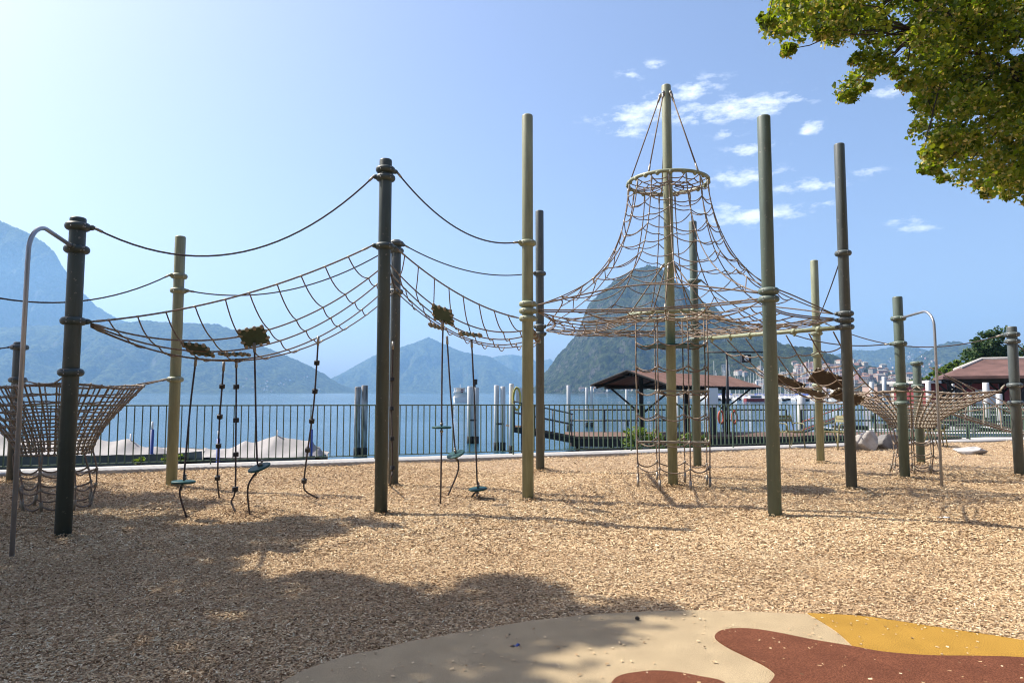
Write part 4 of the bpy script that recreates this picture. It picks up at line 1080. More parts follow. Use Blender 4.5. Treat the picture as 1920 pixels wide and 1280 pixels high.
covered_boat([(330, 860), (352, 850), (383, 838), (420, 838), (460, 826), (520, 815), (585, 823), (600, 838), (613, 856)], 17.2, 0, -.02, 0, 'boat under a peaked grey tarp behind the hanging discs')

# pier with gangway and shelter
def pier():
    e = empty('pier', (6, 31, WATER), 'dark timber landing pier with railings behind the fence', 'pier')
    DZ = -.36; Y = 29.5
    x0 = D(1070, 818, Y).x; x1 = D(1800, 812, Y).x
    MB().box(((x0 + x1) / 2, Y + 1.6, DZ - .05), (x1 - x0, 3.4, .1)).build('deck', M['deck'], e)
    for yy in (Y - .05, Y + 3.1): MB().box(((x0 + x1) / 2, yy, DZ - .27), (x1 - x0 - .1, .16, .32)).build('joist', M['darkwood'], e)
    x = x0 + .3
    while x < x1:
        for yy in (Y + .1, Y + 3.0): MB().tube([(x, yy, -2), (x, yy, DZ - .1)], .09, 8).build('support', M['darkwood'], e, True)
        x += 1.9
    for i in range(9):
        a = x0 + .3 + i * 1.9; MB().tube([(a, Y - .12, DZ - .5), (a + .95, Y - .13, WATER + .05), (a + 1.9, Y - .12, DZ - .5)], .05, 8).build('chain', M['darksteel'], e, True)
    def rail(xa, xb, yy, h=1.05):
        for z in (h, h * .52): MB().tube([(xa, yy, DZ + z), (xb, yy, DZ + z)], .035, 8).build('rail', M['darksteel'], e, True)
        k = max(2, int(abs(xb - xa) / 1.6) + 1)
        for i in range(k): MB().box((xa + (xb - xa) * i / (k - 1), yy, DZ + h / 2), (.06, .06, h)).build('rail_post', M['darksteel'], e)
    rail(D(1080, 800, Y).x, D(1296, 800, Y).x, Y + 3.1); rail(D(1560, 800, Y).x, D(1790, 800, Y).x, Y + 3.1); rail(D(1400, 800, Y).x, D(1530, 800, Y).x, Y + 3.15)
    g = empty('gangway', D(960, 802, 28.2), 'sloping gangway with thin rails leading down to the pier', 'gangway')
    a = D(962, 798, 28); b = D(1072, 819, 29.6); d = (b - a); R = frame(Vector((-d.z * d.x, 0, d.x * d.x)).normalized() if False else Vector((0, 0, 1)) - d.normalized() * d.normalized().z, d.normalized())
    MB().box(a.lerp(b, .5), (d.length, 1.1, .07), R).build('walkway', M['deck'], g)
    for s in (-.6, .6):
        off = Vector((0, s, 0)); MB().box(a.lerp(b, .5) + off - Vector((0, 0, .12)), (d.length, .07, .2), R).build('stringer', M['darkwood'], g)
        for h in (.55, 1.0): MB().tube([a + off + Vector((0, 0, h)), b + off + Vector((0, 0, h))], .022, 8).build('rail', M['darksteel'], g, True)
        for t in (0.02, .35, .68, .98): MB().tube([a.lerp(b, t) + off, a.lerp(b, t) + off + Vector((0, 0, 1.02))], .028, 8).build('rail_post', M['darksteel'], g, True)
    # shelter: gable end to the left, ridge running away to the right
    s = empty('pier_shelter', (5.5, 30, DZ), 'open shelter with rusty red corrugated roof on the pier', 'shelter')
    NLc = D(1252, 721.5, 28.2); wv = Vector((.80, -.60, 0)); uv = Vector((.60, .80, 0)); Wd = 3.65; Ln = 12.6; rise = .60
    FL = NLc - wv * Wd; mid = NLc - wv * Wd * .5 + Vector((0, 0, rise))
    for pa_, pb_ in ((NLc, mid), (FL, mid)):
        V = []; n = 130
        for i in range(n + 1):
            q = uv * (Ln * i / n); c_ = .018 * math.cos(i * math.pi * .667 * 1.5); V += [pa_ + q + Vector((0, 0, c_)), pb_ + q + Vector((0, 0, c_ + .02)), pb_ + q + Vector((0, 0, c_ - .01)), pa_ + q + Vector((0, 0, c_ - .03))]
        mb = MB(); mb.v = V
        for i in range(n):
            for j in range(4): mb.f.append((i * 4 + j, i * 4 + (j + 1) % 4, (i + 1) * 4 + (j + 1) % 4, (i + 1) * 4 + j))
        rf = mb.build('roof', M['rust'], s)
        for t in (.12, .88):
            c0 = pa_.lerp(pb_, t) - Vector((0, 0, .09)); MB().tube([c0 + uv * .05, c0 + uv * (Ln - .05)], .05, 6).build('purlin', M['darkwood'], s)
    for q in (0.04, .35, .68, .985):
        o = uv * (Ln * q)
        for pa_ in (NLc, FL): MB().tube([pa_ + o - Vector((0, 0, .09)), mid + o - Vector((0, 0, .09))], .055, 6).build('rafter', M['darkwood'], s)
    for pa_, pb_ in ((NLc, mid), (FL, mid)): MB().tube([pa_ - uv * .03, pb_ - uv * .03 + Vector((0, 0, .02))], .045, 6).build('barge_board', M['darkwood'], s)
    for q in (.1, .5, .92):
        base = NLc - wv * Wd * .5 + uv * (Ln * q); zt = mid.z - .12
        MB().box((base.x, base.y, (DZ + zt) / 2 - .2), (.17, .17, zt - DZ + .4)).build('column', M['darkwood'], s)
        MB().tube([NLc + uv * (Ln * q) - Vector((0, 0, .1)), FL + uv * (Ln * q) - Vector((0, 0, .1))], .06, 6).build('tie_beam', M['darkwood'], s)
        for sg in (-1, 1): MB().tube([Vector((base.x, base.y, DZ + .9)), base + wv * sg * Wd * .42 - Vector((0, 0, .1 - (NLc.z - base.z)))], .045, 6).build('brace', M['darkwood'], s)
    # floodlight mast, cabinet, life rings
    lp_ = D(1366, 812, 31); t = empty('floodlight_mast', (lp_.x, 31, DZ), 'dark floodlight mast rising behind the shelter roof', 'lamp')
    zt = D(1366, 660, 31).z; MB().tube([(lp_.x, 31, DZ), (lp_.x, 31, zt)], [.09, .05], 10).build('mast', M['darksteel'], t, True)
    xa, xb = D(1322, 660, 31).x, D(1436, 661, 31).x; MB().tube([(xa, 31, zt), (xb, 31, zt)], .04, 8).build('arm', M['darksteel'], t, True)
    c = D(1398, 672, 30.8); MB().box(c, (.42, .25, .36)).build('floodlight', M['darksteel'], t); MB().blob(c - Vector((0, .12, 0)), (.12, .06, .13)).build('lens', M['white'], t, True)
    c = D(1336, 745, 30.5); t = empty('switch_box', (c.x, c.y, DZ), 'white switch box under the shelter roof', 'cabinet'); MB().box(c, (.42, .3, .85)).build('box', M['white'], t); MB().box((c.x, c.y, (c.z - .42 + DZ) / 2), (.2, .2, c.z - .42 - DZ)).build('stand', M['darksteel'], t)
    for x, lb_ in ((1352, 'orange life ring, left one of two under the shelter'), (1377, 'orange life ring, right one of two under the shelter')):
        c = D(x, 782, 29.3); o = MB().tube([c + Vector((math.cos(a) * .11, .02 * math.cos(a), math.sin(a) * .26)) for a in [2 * math.pi * i / 28 for i in range(28)]], .045, 8, True).build('life_ring', M['orange'], None, True); tag(o, lb_, 'life ring', 'life rings on the pier')
        MB().tube([c + Vector((0, .06, .3)), Vector((c.x, c.y + .06, DZ))], .02, 6).build('holder', M['darksteel'], o)
    g = empty('boarding_ramp', D(1530, 810, 29), 'boarding ramp with orange handrails behind the chairs', 'ramp')
    a, b = D(1505, 806, 29.2), D(1582, 778, 29.6)
    for dz_ in (0, .35): MB().tube([a + Vector((0, 0, dz_)), b + Vector((0, 0, dz_))], .022, 8).build('handrail', M['orange'], g, True)
    MB().box(a.lerp(b, .5) - Vector((0, -.4, .12)), ((b - a).length, .8, .06), frame(Vector((-(b - a).z, 0, (b - a).x)), (b - a).normalized())).build('walkway', M['darksteel'], g)
pier()

# ferry
def ferry():
    Y = 185.0; c = D(864, 754, Y); e = empty('ferry', (c.x, Y, WATER), 'white passenger ferry sailing away on the lake', 'ferry')
    w = 4.7; L_ = 16
    h = MB(); secs = []
    for t, ww, zz in ((0, .86, 1.1), (.12, 1, 1.15), (.7, 1, 1.2), (.9, .6, 1.4), (1, .06, 1.6)):
        y = Y + L_ * t; a = w / 2 * ww; secs.append([(c.x - a, y, WATER + zz), (c.x - a * .9, y, WATER - .2), (c.x + a * .9, y, WATER - .2), (c.x + a, y, WATER + zz)])
    for s in secs: h.v += [Vector(q) for q in s]
    for i in range(4):
        for j in range(4): h.f.append((i * 4 + j, (i + 1) * 4 + j, (i + 1) * 4 + (j + 1) % 4, i * 4 + (j + 1) % 4))
    h.f.append((0, 1, 2, 3)); h.build('hull', M['white'], e)
    MB().box((c.x, Y + 6.6, WATER + 1.75), (w * .86, 10.5, 1.25)).build('lower_cabin', M['white'], e)
    MB().box((c.x, Y + 6.2, WATER + 1.85), (w * .87, 9.6, .5)).build('window_band', M['glass'], e)
    MB().box((c.x, Y + 5.2, WATER + 2.43), (w * .96, 10.6, .12)).build('upper_deck', M['white'], e)
    MB().box((c.x, Y + 6.5, WATER + 3.0), (w * .62, 5.2, 1.0)).build('upper_cabin', M['white'], e)
    MB().box((c.x, Y + 5.2, WATER + 3.55), (w * .9, 8.4, .1)).build('canopy', M['white'], e)
    for s in (-1, 1):
        for yy in (.5, 3.4, 9): MB().tube([(c.x + s * w * .42, Y + yy + .6, WATER + 2.45), (c.x + s * w * .42, Y + yy + .6, WATER + 3.55)], .06, 6).build('stanchion', M['white'], e)
    MB().tube([(c.x, Y + 8, WATER + 3.6), (c.x, Y + 8, WATER + 4.5)], .06, 6).build('mast', M['white'], e)
    MB().box((c.x + .35, Y - .3, WATER + 2.75), (.75, .03, .75), Matrix.Rotation(.2, 3, 'Y')).build('flag', M['red'], e)
    e.rotation_euler = (0, 0, math.radians(6)); e.scale = (.84, .84, 1.08)
    MB().box((c.x + .35, Y - .32, WATER + 2.75), (.4, .02, .12)).box((c.x + .35, Y - .325, WATER + 2.75), (.12, .02, .4)).build('flag_cross', M['white'], e)
ferry()

# marina boats
def marina():
    e = empty('sailing_boat', (0, 0, WATER), None, 'boat', 'sailing boats moored in the marina')
    h = MB(); secs = []
    for t, ww, zz in ((0, .8, .8), (.3, 1, .8), (.6, .95, .9), (.85, .5, 1.0), (1, .04, 1.15)):
        a = 1.25 * ww; x = (t - .5) * 8; secs.append([(x, -a, zz), (x, -a * .6, -.25), (x, a * .6, -.25), (x, a, zz)])
    for s in secs: h.v += [Vector(q) + Vector((0, 0, WATER)) for q in s]
    for i in range(4):
        for j in range(4): h.f.append((i * 4 + j, (i + 1) * 4 + j, (i + 1) * 4 + (j + 1) % 4, i * 4 + (j + 1) % 4))
    h.build('hull', M['white'], e)
    MB().box((-.3, 0, WATER + 1.05), (3.0, 1.4, .5)).build('cabin', M['white'], e)
    MB().tube([(.5, 0, WATER + .8), (.5, 0, WATER + 10.5)], .075, 6).build('mast', M['pile'], e)
    MB().tube([(.5, 0, WATER + 1.9), (-2.8, 0, WATER + 1.8)], .11, 6).build('boom', M['blue'], e)
    n = 0; r = random.Random(5)
    for row, Y in enumerate((205, 222, 240, 262)):
        x = .285 * Y
        while x < .50 * Y:
            o = e if n == 0 else copy_tree(e)
            o.location = (x, Y + r.uniform(-3, 3), WATER); o.rotation_euler = (0, 0, math.radians(90 + r.uniform(-12, 12) + (180 if r.random() < .3 else 0)))
            s = r.uniform(.8, 1.18); o.scale = (s, s, s)
            o['label'] = 'white sailing boat with bare mast moored in the far marina'; n += 1
            x += r.uniform(1.9, 3.4)
    c = D(1420, 751, 192); t = empty('motor_boat', (c.x, 192, WATER), 'red and white motor boat in front of the marina masts', 'boat')
    MB().prism([(c.x - 3.4, 191, WATER - .1), (c.x + 2.4, 191, WATER - .1), (c.x + 3.8, 192.2, WATER + .0), (c.x + 2.4, 193.4, WATER - .1), (c.x - 3.4, 193.4, WATER - .1)], (0, 0, 1.0)).build('hull', M['red'], t)
    MB().box((c.x - .6, 192.2, WATER + 1.3), (3.2, 1.8, .8)).build('cabin', M['white'], t)
    MB().box((c.x - .6, 191.25, WATER + 1.35), (2.8, .06, .4)).build('window', M['glass'], t)
marina()

# pavilion, red boathouse, shore buildings
def pavilion():
    Y = 43; x0 = D(1768, 706, Y).x; x1 = x0 + 14; ze = D(1768, 705, Y).z; zr = D(1840, 675, Y + 3).z
    e = empty('pavilion', (x0, Y, WATER), 'open pavilion with brown shingled hip roof at the right', 'pavilion')
    dpt = 6.5; xr = x0 + 2.5
    top = MB(); a = [(x0, Y, ze), (x1, Y, ze), (x1, Y + dpt, ze), (x0, Y + dpt, ze)]; r0, r1 = (xr, Y + dpt / 2, zr), (x1 - 2.5, Y + dpt / 2, zr)
    top.v = [Vector(p) for p in a] + [Vector(r0), Vector(r1)] + [Vector(p) - Vector((0, 0, .18)) for p in a]
    top.f = [(0, 1, 5, 4), (1, 2, 5), (2, 3, 4, 5), (3, 0, 4), (0, 6, 7, 1), (1, 7, 8, 2), (2, 8, 9, 3), (3, 9, 6, 0), (6, 9, 8, 7)]
    o = top.build('roof', M['tile'], e)
    cap = M['concrete']
    MB().tube([Vector(r0) + Vector((0, 0, .03)), Vector(r1) + Vector((0, 0, .03))], .09, 6).build('ridge_cap', cap, o)
    for p, q in ((a[0], r0), (a[3], r0), (a[1], r1)): MB().tube([Vector(p).lerp(Vector(q), .45) + Vector((0, 0, .02)), Vector(q) + Vector((0, 0, .02))], .10, 6).build('hip_cap', cap, o)
    for i in range(5):
        for yy in (Y + .5, Y + dpt - .5):
            x = x0 + .9 + i * 3.0; MB().box((x, yy, (ze - .1 + WATER) / 2), (.26, .26, ze - .1 - WATER)).build('column', M['darkwood'], e)
            for s in (-1, 1): MB().tube([(x, yy, ze - 1.1), (x + s * .9, yy, ze - .15)], .07, 6).build('bracket', M['darkwood'], e)
    for yy in (Y + .5, Y + dpt - .5): MB().box((x0 + 6.9, yy, ze - .28), (12.9, .22, .24)).build('eave_beam', M['darkwood'], e)
    MB().box((x0 + 7, Y + dpt / 2, -.45), (14, dpt, .14)).build('deck', M['deck'], e)
    for yy in (Y - .1,): 
        for z in (.15, .6): MB().tube([(x0 - 4, yy, z), (x1, yy, z)], .04, 6).build('rail', M['pile'], e)
    e.rotation_euler = (0, 0, math.radians(-27))
    b = empty('boathouse', (x0 + 8, 62, -.2), 'long low boathouse with red wall and grey flat roof', 'building')
    xa = D(1735, 720, 72).x
    MB().box((xa + 15, 75, 1.1), (30, 6, 2.8)).build('wall', M['red'], b); MB().box((xa + 15, 74.5, 2.62), (31, 8, .3)).build('roof', M['concrete'], b)
    for i in range(7):
        w_ = MB().box((xa + 2.2 + i * 4.1, 71.97, .9), (2.2, .1, 1.8)).build('shutter', M['white' if i % 3 == 1 else 'darkwood'], b)
    # floating jetty between the piles
    j = empty('jetty', (24, 35, WATER), 'low dark jetty with boats gear beyond the right railing', 'pier')
    for k, (yy, xx) in enumerate(((31, 16.5), (35, 19.5), (39, 22))):
        MB().box((xx + 9, yy, -.62), (19, 1.1, .18)).build('deck', M['concrete'], j); MB().box((xx + 9, yy, -.85), (18.6, .8, .2)).build('float', M['darkwood'], j)
        for q in range(7): MB().tube([(xx + 1 + q * 2.7, yy - .5, -1.6), (xx + 1 + q * 2.7, yy - .5, .1)], .06, 8).build('jetty_post', M['darksteel' if q % 2 else 'pile'], j, True)
        MB().tube([(xx, yy - .5, .05), (xx + 18, yy - .5, .05)], .04, 6).build('rail', M['darksteel'], j)
pavilion()
def workboats():
    lab = ['dark moored work boat low on the water behind the pale yellow post', 'dark open boat moored behind the boulders', 'dark covered boat moored behind the right funnel', 'dark open boat moored left of the last grey post', 'dark boat moored at the far right jetty']
    for i, (x, Y, w) in enumerate(((1610, 36, 4.6), (1690, 38, 5.2), (1780, 40, 5.6), (1845, 37.5, 5.0), (1925, 36, 5.0))):
        c = D(x, 800, Y); e = empty('moored_boat', (c.x, Y, WATER), lab[i], 'boat', 'dark boats moored at the right jetties')
        h = MB(); secs = []
        for t, ww, zz in ((0, .8, .5), (.3, 1, .5), (.65, .95, .55), (.88, .5, .65), (1, .05, .75)):
            a = .8 * ww; xx = c.x + (t - .5) * w * (1 if i % 2 else -1); secs.append([(xx, Y - a, WATER + zz), (xx, Y - a * .6, WATER - .2), (xx, Y + a * .6, WATER - .2), (xx, Y + a, WATER + zz)])
        for q in secs: h.v += [Vector(p) for p in q]
        for k in range(4):
            for j in range(3): h.f.append((k * 4 + j, (k + 1) * 4 + j, (k + 1) * 4 + j + 1, k * 4 + j + 1))
        h.f.append((0, 1, 2, 3)); h.build('hull', M['darksteel' if i % 2 else 'piledark'], e)
        for s_ in (-1, 1): MB().tube([Vector(q[0 if s_ < 0 else 3]) for q in secs], .045, 6).build('gunwale', M['pile'], e, True)
        for t in (1, 2): MB().box(((secs[t][0][0]), Y, WATER + .36), (.25, 1.3, .05)).build('thwart', M['deck'], e)
        MB().box((c.x - w * .1, Y, WATER + .62), (w * .3, 1.0, .34)).build('cover', M['hull' if i % 2 else 'darksteel'], e)
        MB().tube([(c.x + w * .3, Y - .7, -2), (c.x + w * .3, Y - .7, .1)], .07, 8).build('mooring_stake', M['darkwood'], e, True)
workboats()

# houses: boxes with pitched roofs set on the terrain
HM = [mat('house_wall_%d' % i, c, .85, .08, .3) for i, c in enumerate(((.44, .40, .34), (.38, .27, .22), (.38, .32, .24), (.50, .49, .46), (.33, .18, .15), (.28, .27, .25)))]
HR = [mat('house_roof_%d' % i, c, .9, .2, .5) for i, c in enumerate(((.22, .11, .075), (.17, .10, .08), (.24, .22, .20)))]
def house(p, w, d, h, wi, ri, rz, flat, label, group):
    e = empty('house', p, label, 'house', group); R = rotz(rz); p = Vector(p)
    MB().box(p + Vector((0, 0, h / 2 - 2)), (w, d, h + 4), R).build('wall', HM[wi], e)
    if flat: MB().box(p + Vector((0, 0, h + .25)), (w * 1.04, d * 1.04, .5), R).build('roof', HR[ri], e)
    else:
        rise = min(w, d) * .28; q = [R @ Vector(v) + p for v in ((-w * .54, -d * .54, h), (w * .54, -d * .54, h), (w * .54, d * .54, h), (-w * .54, d * .54, h), (-w * .54 + d * .4, 0, h + rise), (w * .54 - d * .4, 0, h + rise))]
        mb = MB(); mb.v = q; mb.f = [(0, 1, 5, 4), (1, 2, 5), (2, 3, 4, 5), (3, 0, 4), (3, 2, 1, 0)]; mb.build('roof', HR[ri], e)
    # window bands by storey, recessed strips of glass on the lake side
    ns = max(1, int(h / 3.1)); nw = max(2, int(w / 3.6))
    mb = MB()
    for s in range(ns):
        for k in range(nw): mb.box(p + R @ Vector((-w / 2 + (k + .5) * w / nw, -d / 2 - .03, 1.7 + s * 3.0)), (1.3, .12, 1.5), R)
    tag(mb.build('windows', M['glass'], e), kind='stuff')
def ground_hit(x, y):
    d = ray(x, y).normalized(); best = None
    for t in TERR:
        h = t.ray_cast(Vector((0, 0, EYE)), d, 30000)
        if h[0] is not None and (best is None or h[3] < best[1]): best = (h[0], h[3])
    return best
def town():
    r = random.Random(21); n = 0
    def put(x, y, big, label, group, pale=False):
        b = ground_hit(x, y)
        if b is None: return
        p, dist = b
        if p.z < WATER - .5: return
        w = r.uniform(8, 14) * (1.6 if big else 1); h = r.uniform(5, 8) * (1.8 if big else 1)
        wi = r.choice((0, 3, 3, 2) if pale else (0, 0, 1, 2, 3, 3, 4, 5)); ri = r.choice((0, 0, 1, 2)); fl = big and r.random() < .6
        label = '%s %s %s %s, %s' % ('tall' if big else 'small', ('cream', 'pink', 'sand coloured', 'white', 'brick red', 'grey')[wi], 'flat roofed' if fl else ('red roofed', 'brown roofed', 'grey roofed')[ri], 'block' if big else 'house', label)
        house(p, w, r.uniform(9, 13), h, wi, ri, r.uniform(-.6, .6), fl, label, group)
    g = 'town houses on the right hillside'; lab = 'in the far hillside town'
    for i in range(210):
        x = r.uniform(1490, 1790); t = r.random() ** .7; y = 668 + t * 62 + max(0, (1600 - x)) * .1
        put(x, y, r.random() < .3, lab, g)
    for i in range(26): put(r.uniform(1330, 1540), r.uniform(690, 728), r.random() < .3, 'at the foot of the wooded hill above marina', 'houses above the marina')
    for i in range(22): put(r.uniform(1085, 1240), r.uniform(720, 734), r.random() < .2, 'on the shore below the steep mountain', 'shore houses below the mountain', True)
    for i in range(26): put(r.uniform(455, 545) if i % 3 else r.uniform(150, 620), r.uniform(706, 734), False, 'hazy, at the foot of the left mountain', 'hazy houses on the left shore', True)
    for i in range(9): put(r.uniform(1700, 1730), r.uniform(660, 678), False, 'high on the far right mountain', 'white houses on the far ridge', True)
    house((42, 66.5 + 66, -.3), 16, 9, 4.0, 1, 2, .1, True, 'pinkish flat roofed lakeside building right of the marina', 'lakeside buildings') if False else None
    for i, (x, yb, Y, w, h, wi, lb_) in enumerate(((1598, 736, 300, 16, 5.2, 3, 'white low lakeside building behind the tall grey post'), (1668, 736, 190, 11, 3.6, 1, 'pink flat roofed lakeside building left of the green grey post'), (1622, 737, 230, 12, 3.4, 2, 'cream flat roofed lakeside building by the marina'), (1750, 737, 150, 14, 3.2, 0, 'low cream building behind the bent pole'))):
        p = D(x, yb, Y); p.z = -.25; house(p, w, 8, h, wi, 2, .0, True, lb_, 'lakeside buildings')
town()

# ------------------------------------------------------------------ vegetation
def leaves(name, C, size, parent, material, shade_base, seed, droop=.35, jit=.25):
    """C: (n,3) leaf centres; folded four-point leaves"""
    r = np.random.default_rng(seed); n = len(C); s = size * r.uniform(.65, 1.25, n)
    a = r.uniform(0, 2 * math.pi, n); t = r.normal(-droop, .55, n); ro = r.normal(0, .7, n)
    loc = np.array([(-.5, 0, 0), (-.12, .42, .10), (.5, 0, -.06), (-.12, -.42, .10), (0, 0, -.02)])
    q = loc[None] * s[:, None, None]
    y = q[:, :, 1] * np.cos(ro)[:, None] - q[:, :, 2] * np.sin(ro)[:, None]; z = q[:, :, 1] * np.sin(ro)[:, None] + q[:, :, 2] * np.cos(ro)[:, None]
    x = q[:, :, 0] * np.cos(t)[:, None] - z * np.sin(t)[:, None]; z = q[:, :, 0] * np.sin(t)[:, None] + z * np.cos(t)[:, None]
    V = np.stack([x * np.cos(a)[:, None] - y * np.sin(a)[:, None], x * np.sin(a)[:, None] + y * np.cos(a)[:, None], z], -1) + C[:, None, :]
    b = (np.arange(n) * 5)[:, None]
    f = np.stack([b + np.array((0, 4, 1)), b + np.array((4, 2, 1)), b + np.array((0, 3, 4)), b + np.array((4, 3, 2))], 1).reshape(-1, 3)
    sh = np.repeat(np.clip(shade_base + r.normal(0, jit, n), 0, 1), 5)
    return fast(name, V.reshape(-1, 3), f, material, parent, shade=sh)
def clump_points(centres, radii, per, seed, squash=.75):
    r = np.random.default_rng(seed); C = np.repeat(np.asarray(centres), per, 0); R = np.repeat(np.asarray(radii), per)
    v = r.normal(0, 1, C.shape); v /= np.linalg.norm(v, axis=1)[:, None]; v *= (r.uniform(0, 1, len(v)) ** .45)[:, None]
    v[:, 2] *= squash
    return C + v * R[:, None]
def limb(p0, p1, r0, r1, seed, n=10, wob=.12):
    r = random.Random(seed); pts = []; p0, p1 = Vector(p0), Vector(p1); L_ = (p1 - p0).length
    for i in range(n + 1):
        t = i / n; w = wob * L_ * math.sin(math.pi * t)
        pts.append(p0.lerp(p1, t) + Vector((r.uniform(-1, 1), r.uniform(-1, 1), r.uniform(-.4, 1))) * w * .4)
    return pts, [r0 + (r1 - r0) * i / n for i in range(n + 1)]

def linden():
    T = Vector((9.6, 8.0, 0)); e = empty('linden_tree', T, 'leafy linden tree in blossom overhanging the upper right corner', 'tree')
    tr = MB(); pts, rr = limb(T - Vector((0, 0, .2)), T + Vector((-.3, 0, 3.4)), .30, .24, 3, 8, .03); tr.tube(pts, rr, 14); tr.build('trunk', M['bark'], e, True)
    r = random.Random(4)
    hull = [(1424, -600), (1432, 8), (1428, 60), (1440, 98), (1472, 112), (1505, 70), (1545, 78), (1562, 108), (1585, 100), (1590, 130), (1550, 162), (1562, 190), (1600, 196), (1640, 150), (1690, 150), (1712, 178), (1700, 235), (1730, 290), (1700, 322), (1770, 335), (1800, 358), (1840, 360), (1880, 385), (2000, 400), (2400, 380), (2900, 200), (2900, -900), (1700, -900)]
    hp = np.array(hull, float)
    C = []; Rr = []
    while len(C) < 600:
        if r.random() < .80: x = r.uniform(1420, 2020); y = r.uniform(-110, 400)
        else: x = r.uniform(1420, 2900); y = r.uniform(-900, 400)
        if not bool(inside(np.array([x]), np.array([y]), hp)[0]): continue
        Y = r.uniform(6.6, 9.4) - .6 * max(0, (1700 - x) / 300)
        rad = r.uniform(.14, .26)
        q = rad / Y * F * .8                                             # keep the clump inside the outline
        if not all(bool(inside(np.array([x + dx * q]), np.array([y + dy * q]), hp)[0]) for dx, dy in ((1, 0), (-1, 0), (0, 1), (0, -1))):
            rad *= .45
            if r.random() < .35: continue
        C.append(tuple(D(x, y, Y))); Rr.append(rad)
    # limbs to a sample of the clumps
    br = MB(); lim = []
    for i, (tx, ty, tY, r0) in enumerate(((1640, -60, 7.6, .10), (1760, 20, 7.8, .12), (1860, 140, 8.0, .09), (2050, -300, 8, .16), (1500, -200, 7.2, .08), (2000, 200, 8.4, .09), (1720, 60, 7.4, .05))):
        p1 = D(tx, ty, tY); pts, rr = limb(T + Vector((-.3, 0, 2.6 + .15 * i)), p1, r0 * .6 + .02, .014, 20 + i, 14, .10); br.tube(pts, rr, 8); lim += pts[4:]
    br.build('branch', M['bark'], e, True)
    tw = MB()
    for i, c in enumerate(C[::3]):
        c = Vector(c); q = min(lim, key=lambda p: (p - c).length)
        pts, rr = limb(q, c, .012, .004, 500 + i, 6, .12); tw.tube(pts, rr, 5)
    tag(tw.build('twigs', M['bark'], e, True), kind='stuff')
    pts = clump_points(C, Rr, 84, 5, .7)
    tag(leaves('crown', pts, .064, e, M['leaf'], .52, 6, .45, .3), kind='stuff')
    sel = np.random.default_rng(8).choice(len(C), int(len(C) * .8), False)
    fp = clump_points(np.array(C)[sel] - np.array((0, 0, .03)), np.array(Rr)[sel] * 1.05, 34, 9, .7)
    tag(leaves('blossom', fp, .042, e, M['blossom'], .55, 10, .6, .25), kind='stuff')
linden()

def shade_tree():
    """big tree left of the frame; its crown stands where the sun throws the foreground shade from"""
    T = Vector((-9.8, 5.2, 0)); e = empty('shade_tree', T, 'large leafy tree beyond the left edge that shades the near chips', 'tree')
    poly = [(-900, 900), (-200, 900), (0, 904), (120, 908), (230, 918), (330, 930), (410, 948), (330, 972), (300, 984), (360, 992), (450, 985), (540, 968), (640, 958), (725, 968), (690, 988), (600, 1008), (560, 1022), (480, 1042), (430, 1058), (395, 1076), (470, 1084), (530, 1074), (580, 1070), (650, 1084), (720, 1108), (820, 1092), (870, 1112), (905, 1085), (960, 1076), (1040, 1100), (1120, 1108), (1200, 1128), (1255, 1148), (1215, 1168), (1130, 1170), (1180, 1190), (1130, 1205), (1160, 1240), (1090, 1290), (1040, 1400), (900, 1700)]
    gp = np.array([tuple(G(*p).to_2d()) for p in poly] + [(-.2, 1.2), (1.5, -1), (1.0, -7), (-13, -7), (-13, 8.6)])  # last points carry the crown back over the viewpoint, added to block sky light
    r = random.Random(12); C = []; Rr = []
    k = Vector((SUN_DIR.x / SUN_DIR.z, SUN_DIR.y / SUN_DIR.z, 1))
    x0, x1 = gp[:, 0].min(), gp[:, 0].max(); y0, y1 = gp[:, 1].min(), gp[:, 1].max(); x0 = max(x0, -13)
    tries = 0
    gaps = [(G(px_, py_).x, G(px_, py_).y, ga, gb) for px_, py_, ga, gb in ((225, 962, .85, .5), (420, 975, .55, .35), (120, 1010, .5, .3), (300, 1022, .45, .22), (560, 1150, .34, .2), (860, 1128, .3, .22), (1080, 1130, .34, .2), (1000, 1230, .3, .22), (240, 1110, .4, .2), (700, 1050, .4, .25), (420, 1200, .3, .2), (640, 972, .35, .2))]
    while len(C) < 1250 and tries < 60000:
        tries += 1
        x, y = (r.uniform(-7.5, 1.6), r.uniform(2.4, 10.2)) if r.random() < .85 else (r.uniform(x0, x1), r.uniform(y0, y1))
        if not bool(inside(np.array([x]), np.array([y]), gp)[0]): continue
        if any(((x - gx) / ga) ** 2 + ((y - gy) / gb) ** 2 < 1 for gx, gy, ga, gb in gaps): continue
        z = r.uniform(6.2, 10.0); p = Vector((x, y, 0)) + k * z
        if p.x > -.76 * p.y - 1.1 and (p.z - EYE) < .66 * p.y + 1.2: continue       # outside what the photograph shows
        rad = r.uniform(.38, .66)
        ok = all(bool(inside(np.array([x + dx * rad * .75]), np.array([y + dy * rad * .75]), gp)[0]) for dx, dy in ((1, 0), (-1, 0), (0, 1), (0, -1)))
        if not ok: rad *= .42
        C.append(tuple(p)); Rr.append(rad)
    tr = MB(); pts, rr = limb(T - Vector((0, 0, .2)), T + Vector((.4, .3, 5.0)), .38, .26, 5, 8, .03); tr.tube(pts, rr, 14); tr.build('trunk', M['bark'], e, True)
    br = MB()
    for i in range(14):
        c = Vector(C[i * (len(C) // 14)]); pts, rr = limb(T + Vector((.4, .3, 4.0 + .07 * i)), c, .12, .02, 40 + i, 10, .08); br.tube(pts, rr, 7)
    br.build('branch', M['bark'], e, True)
    tag(leaves('crown', clump_points(C, Rr, 52, 15, .6), .14, e, M['leafdark'], .5, 16, .2), kind='stuff')
shade_tree()

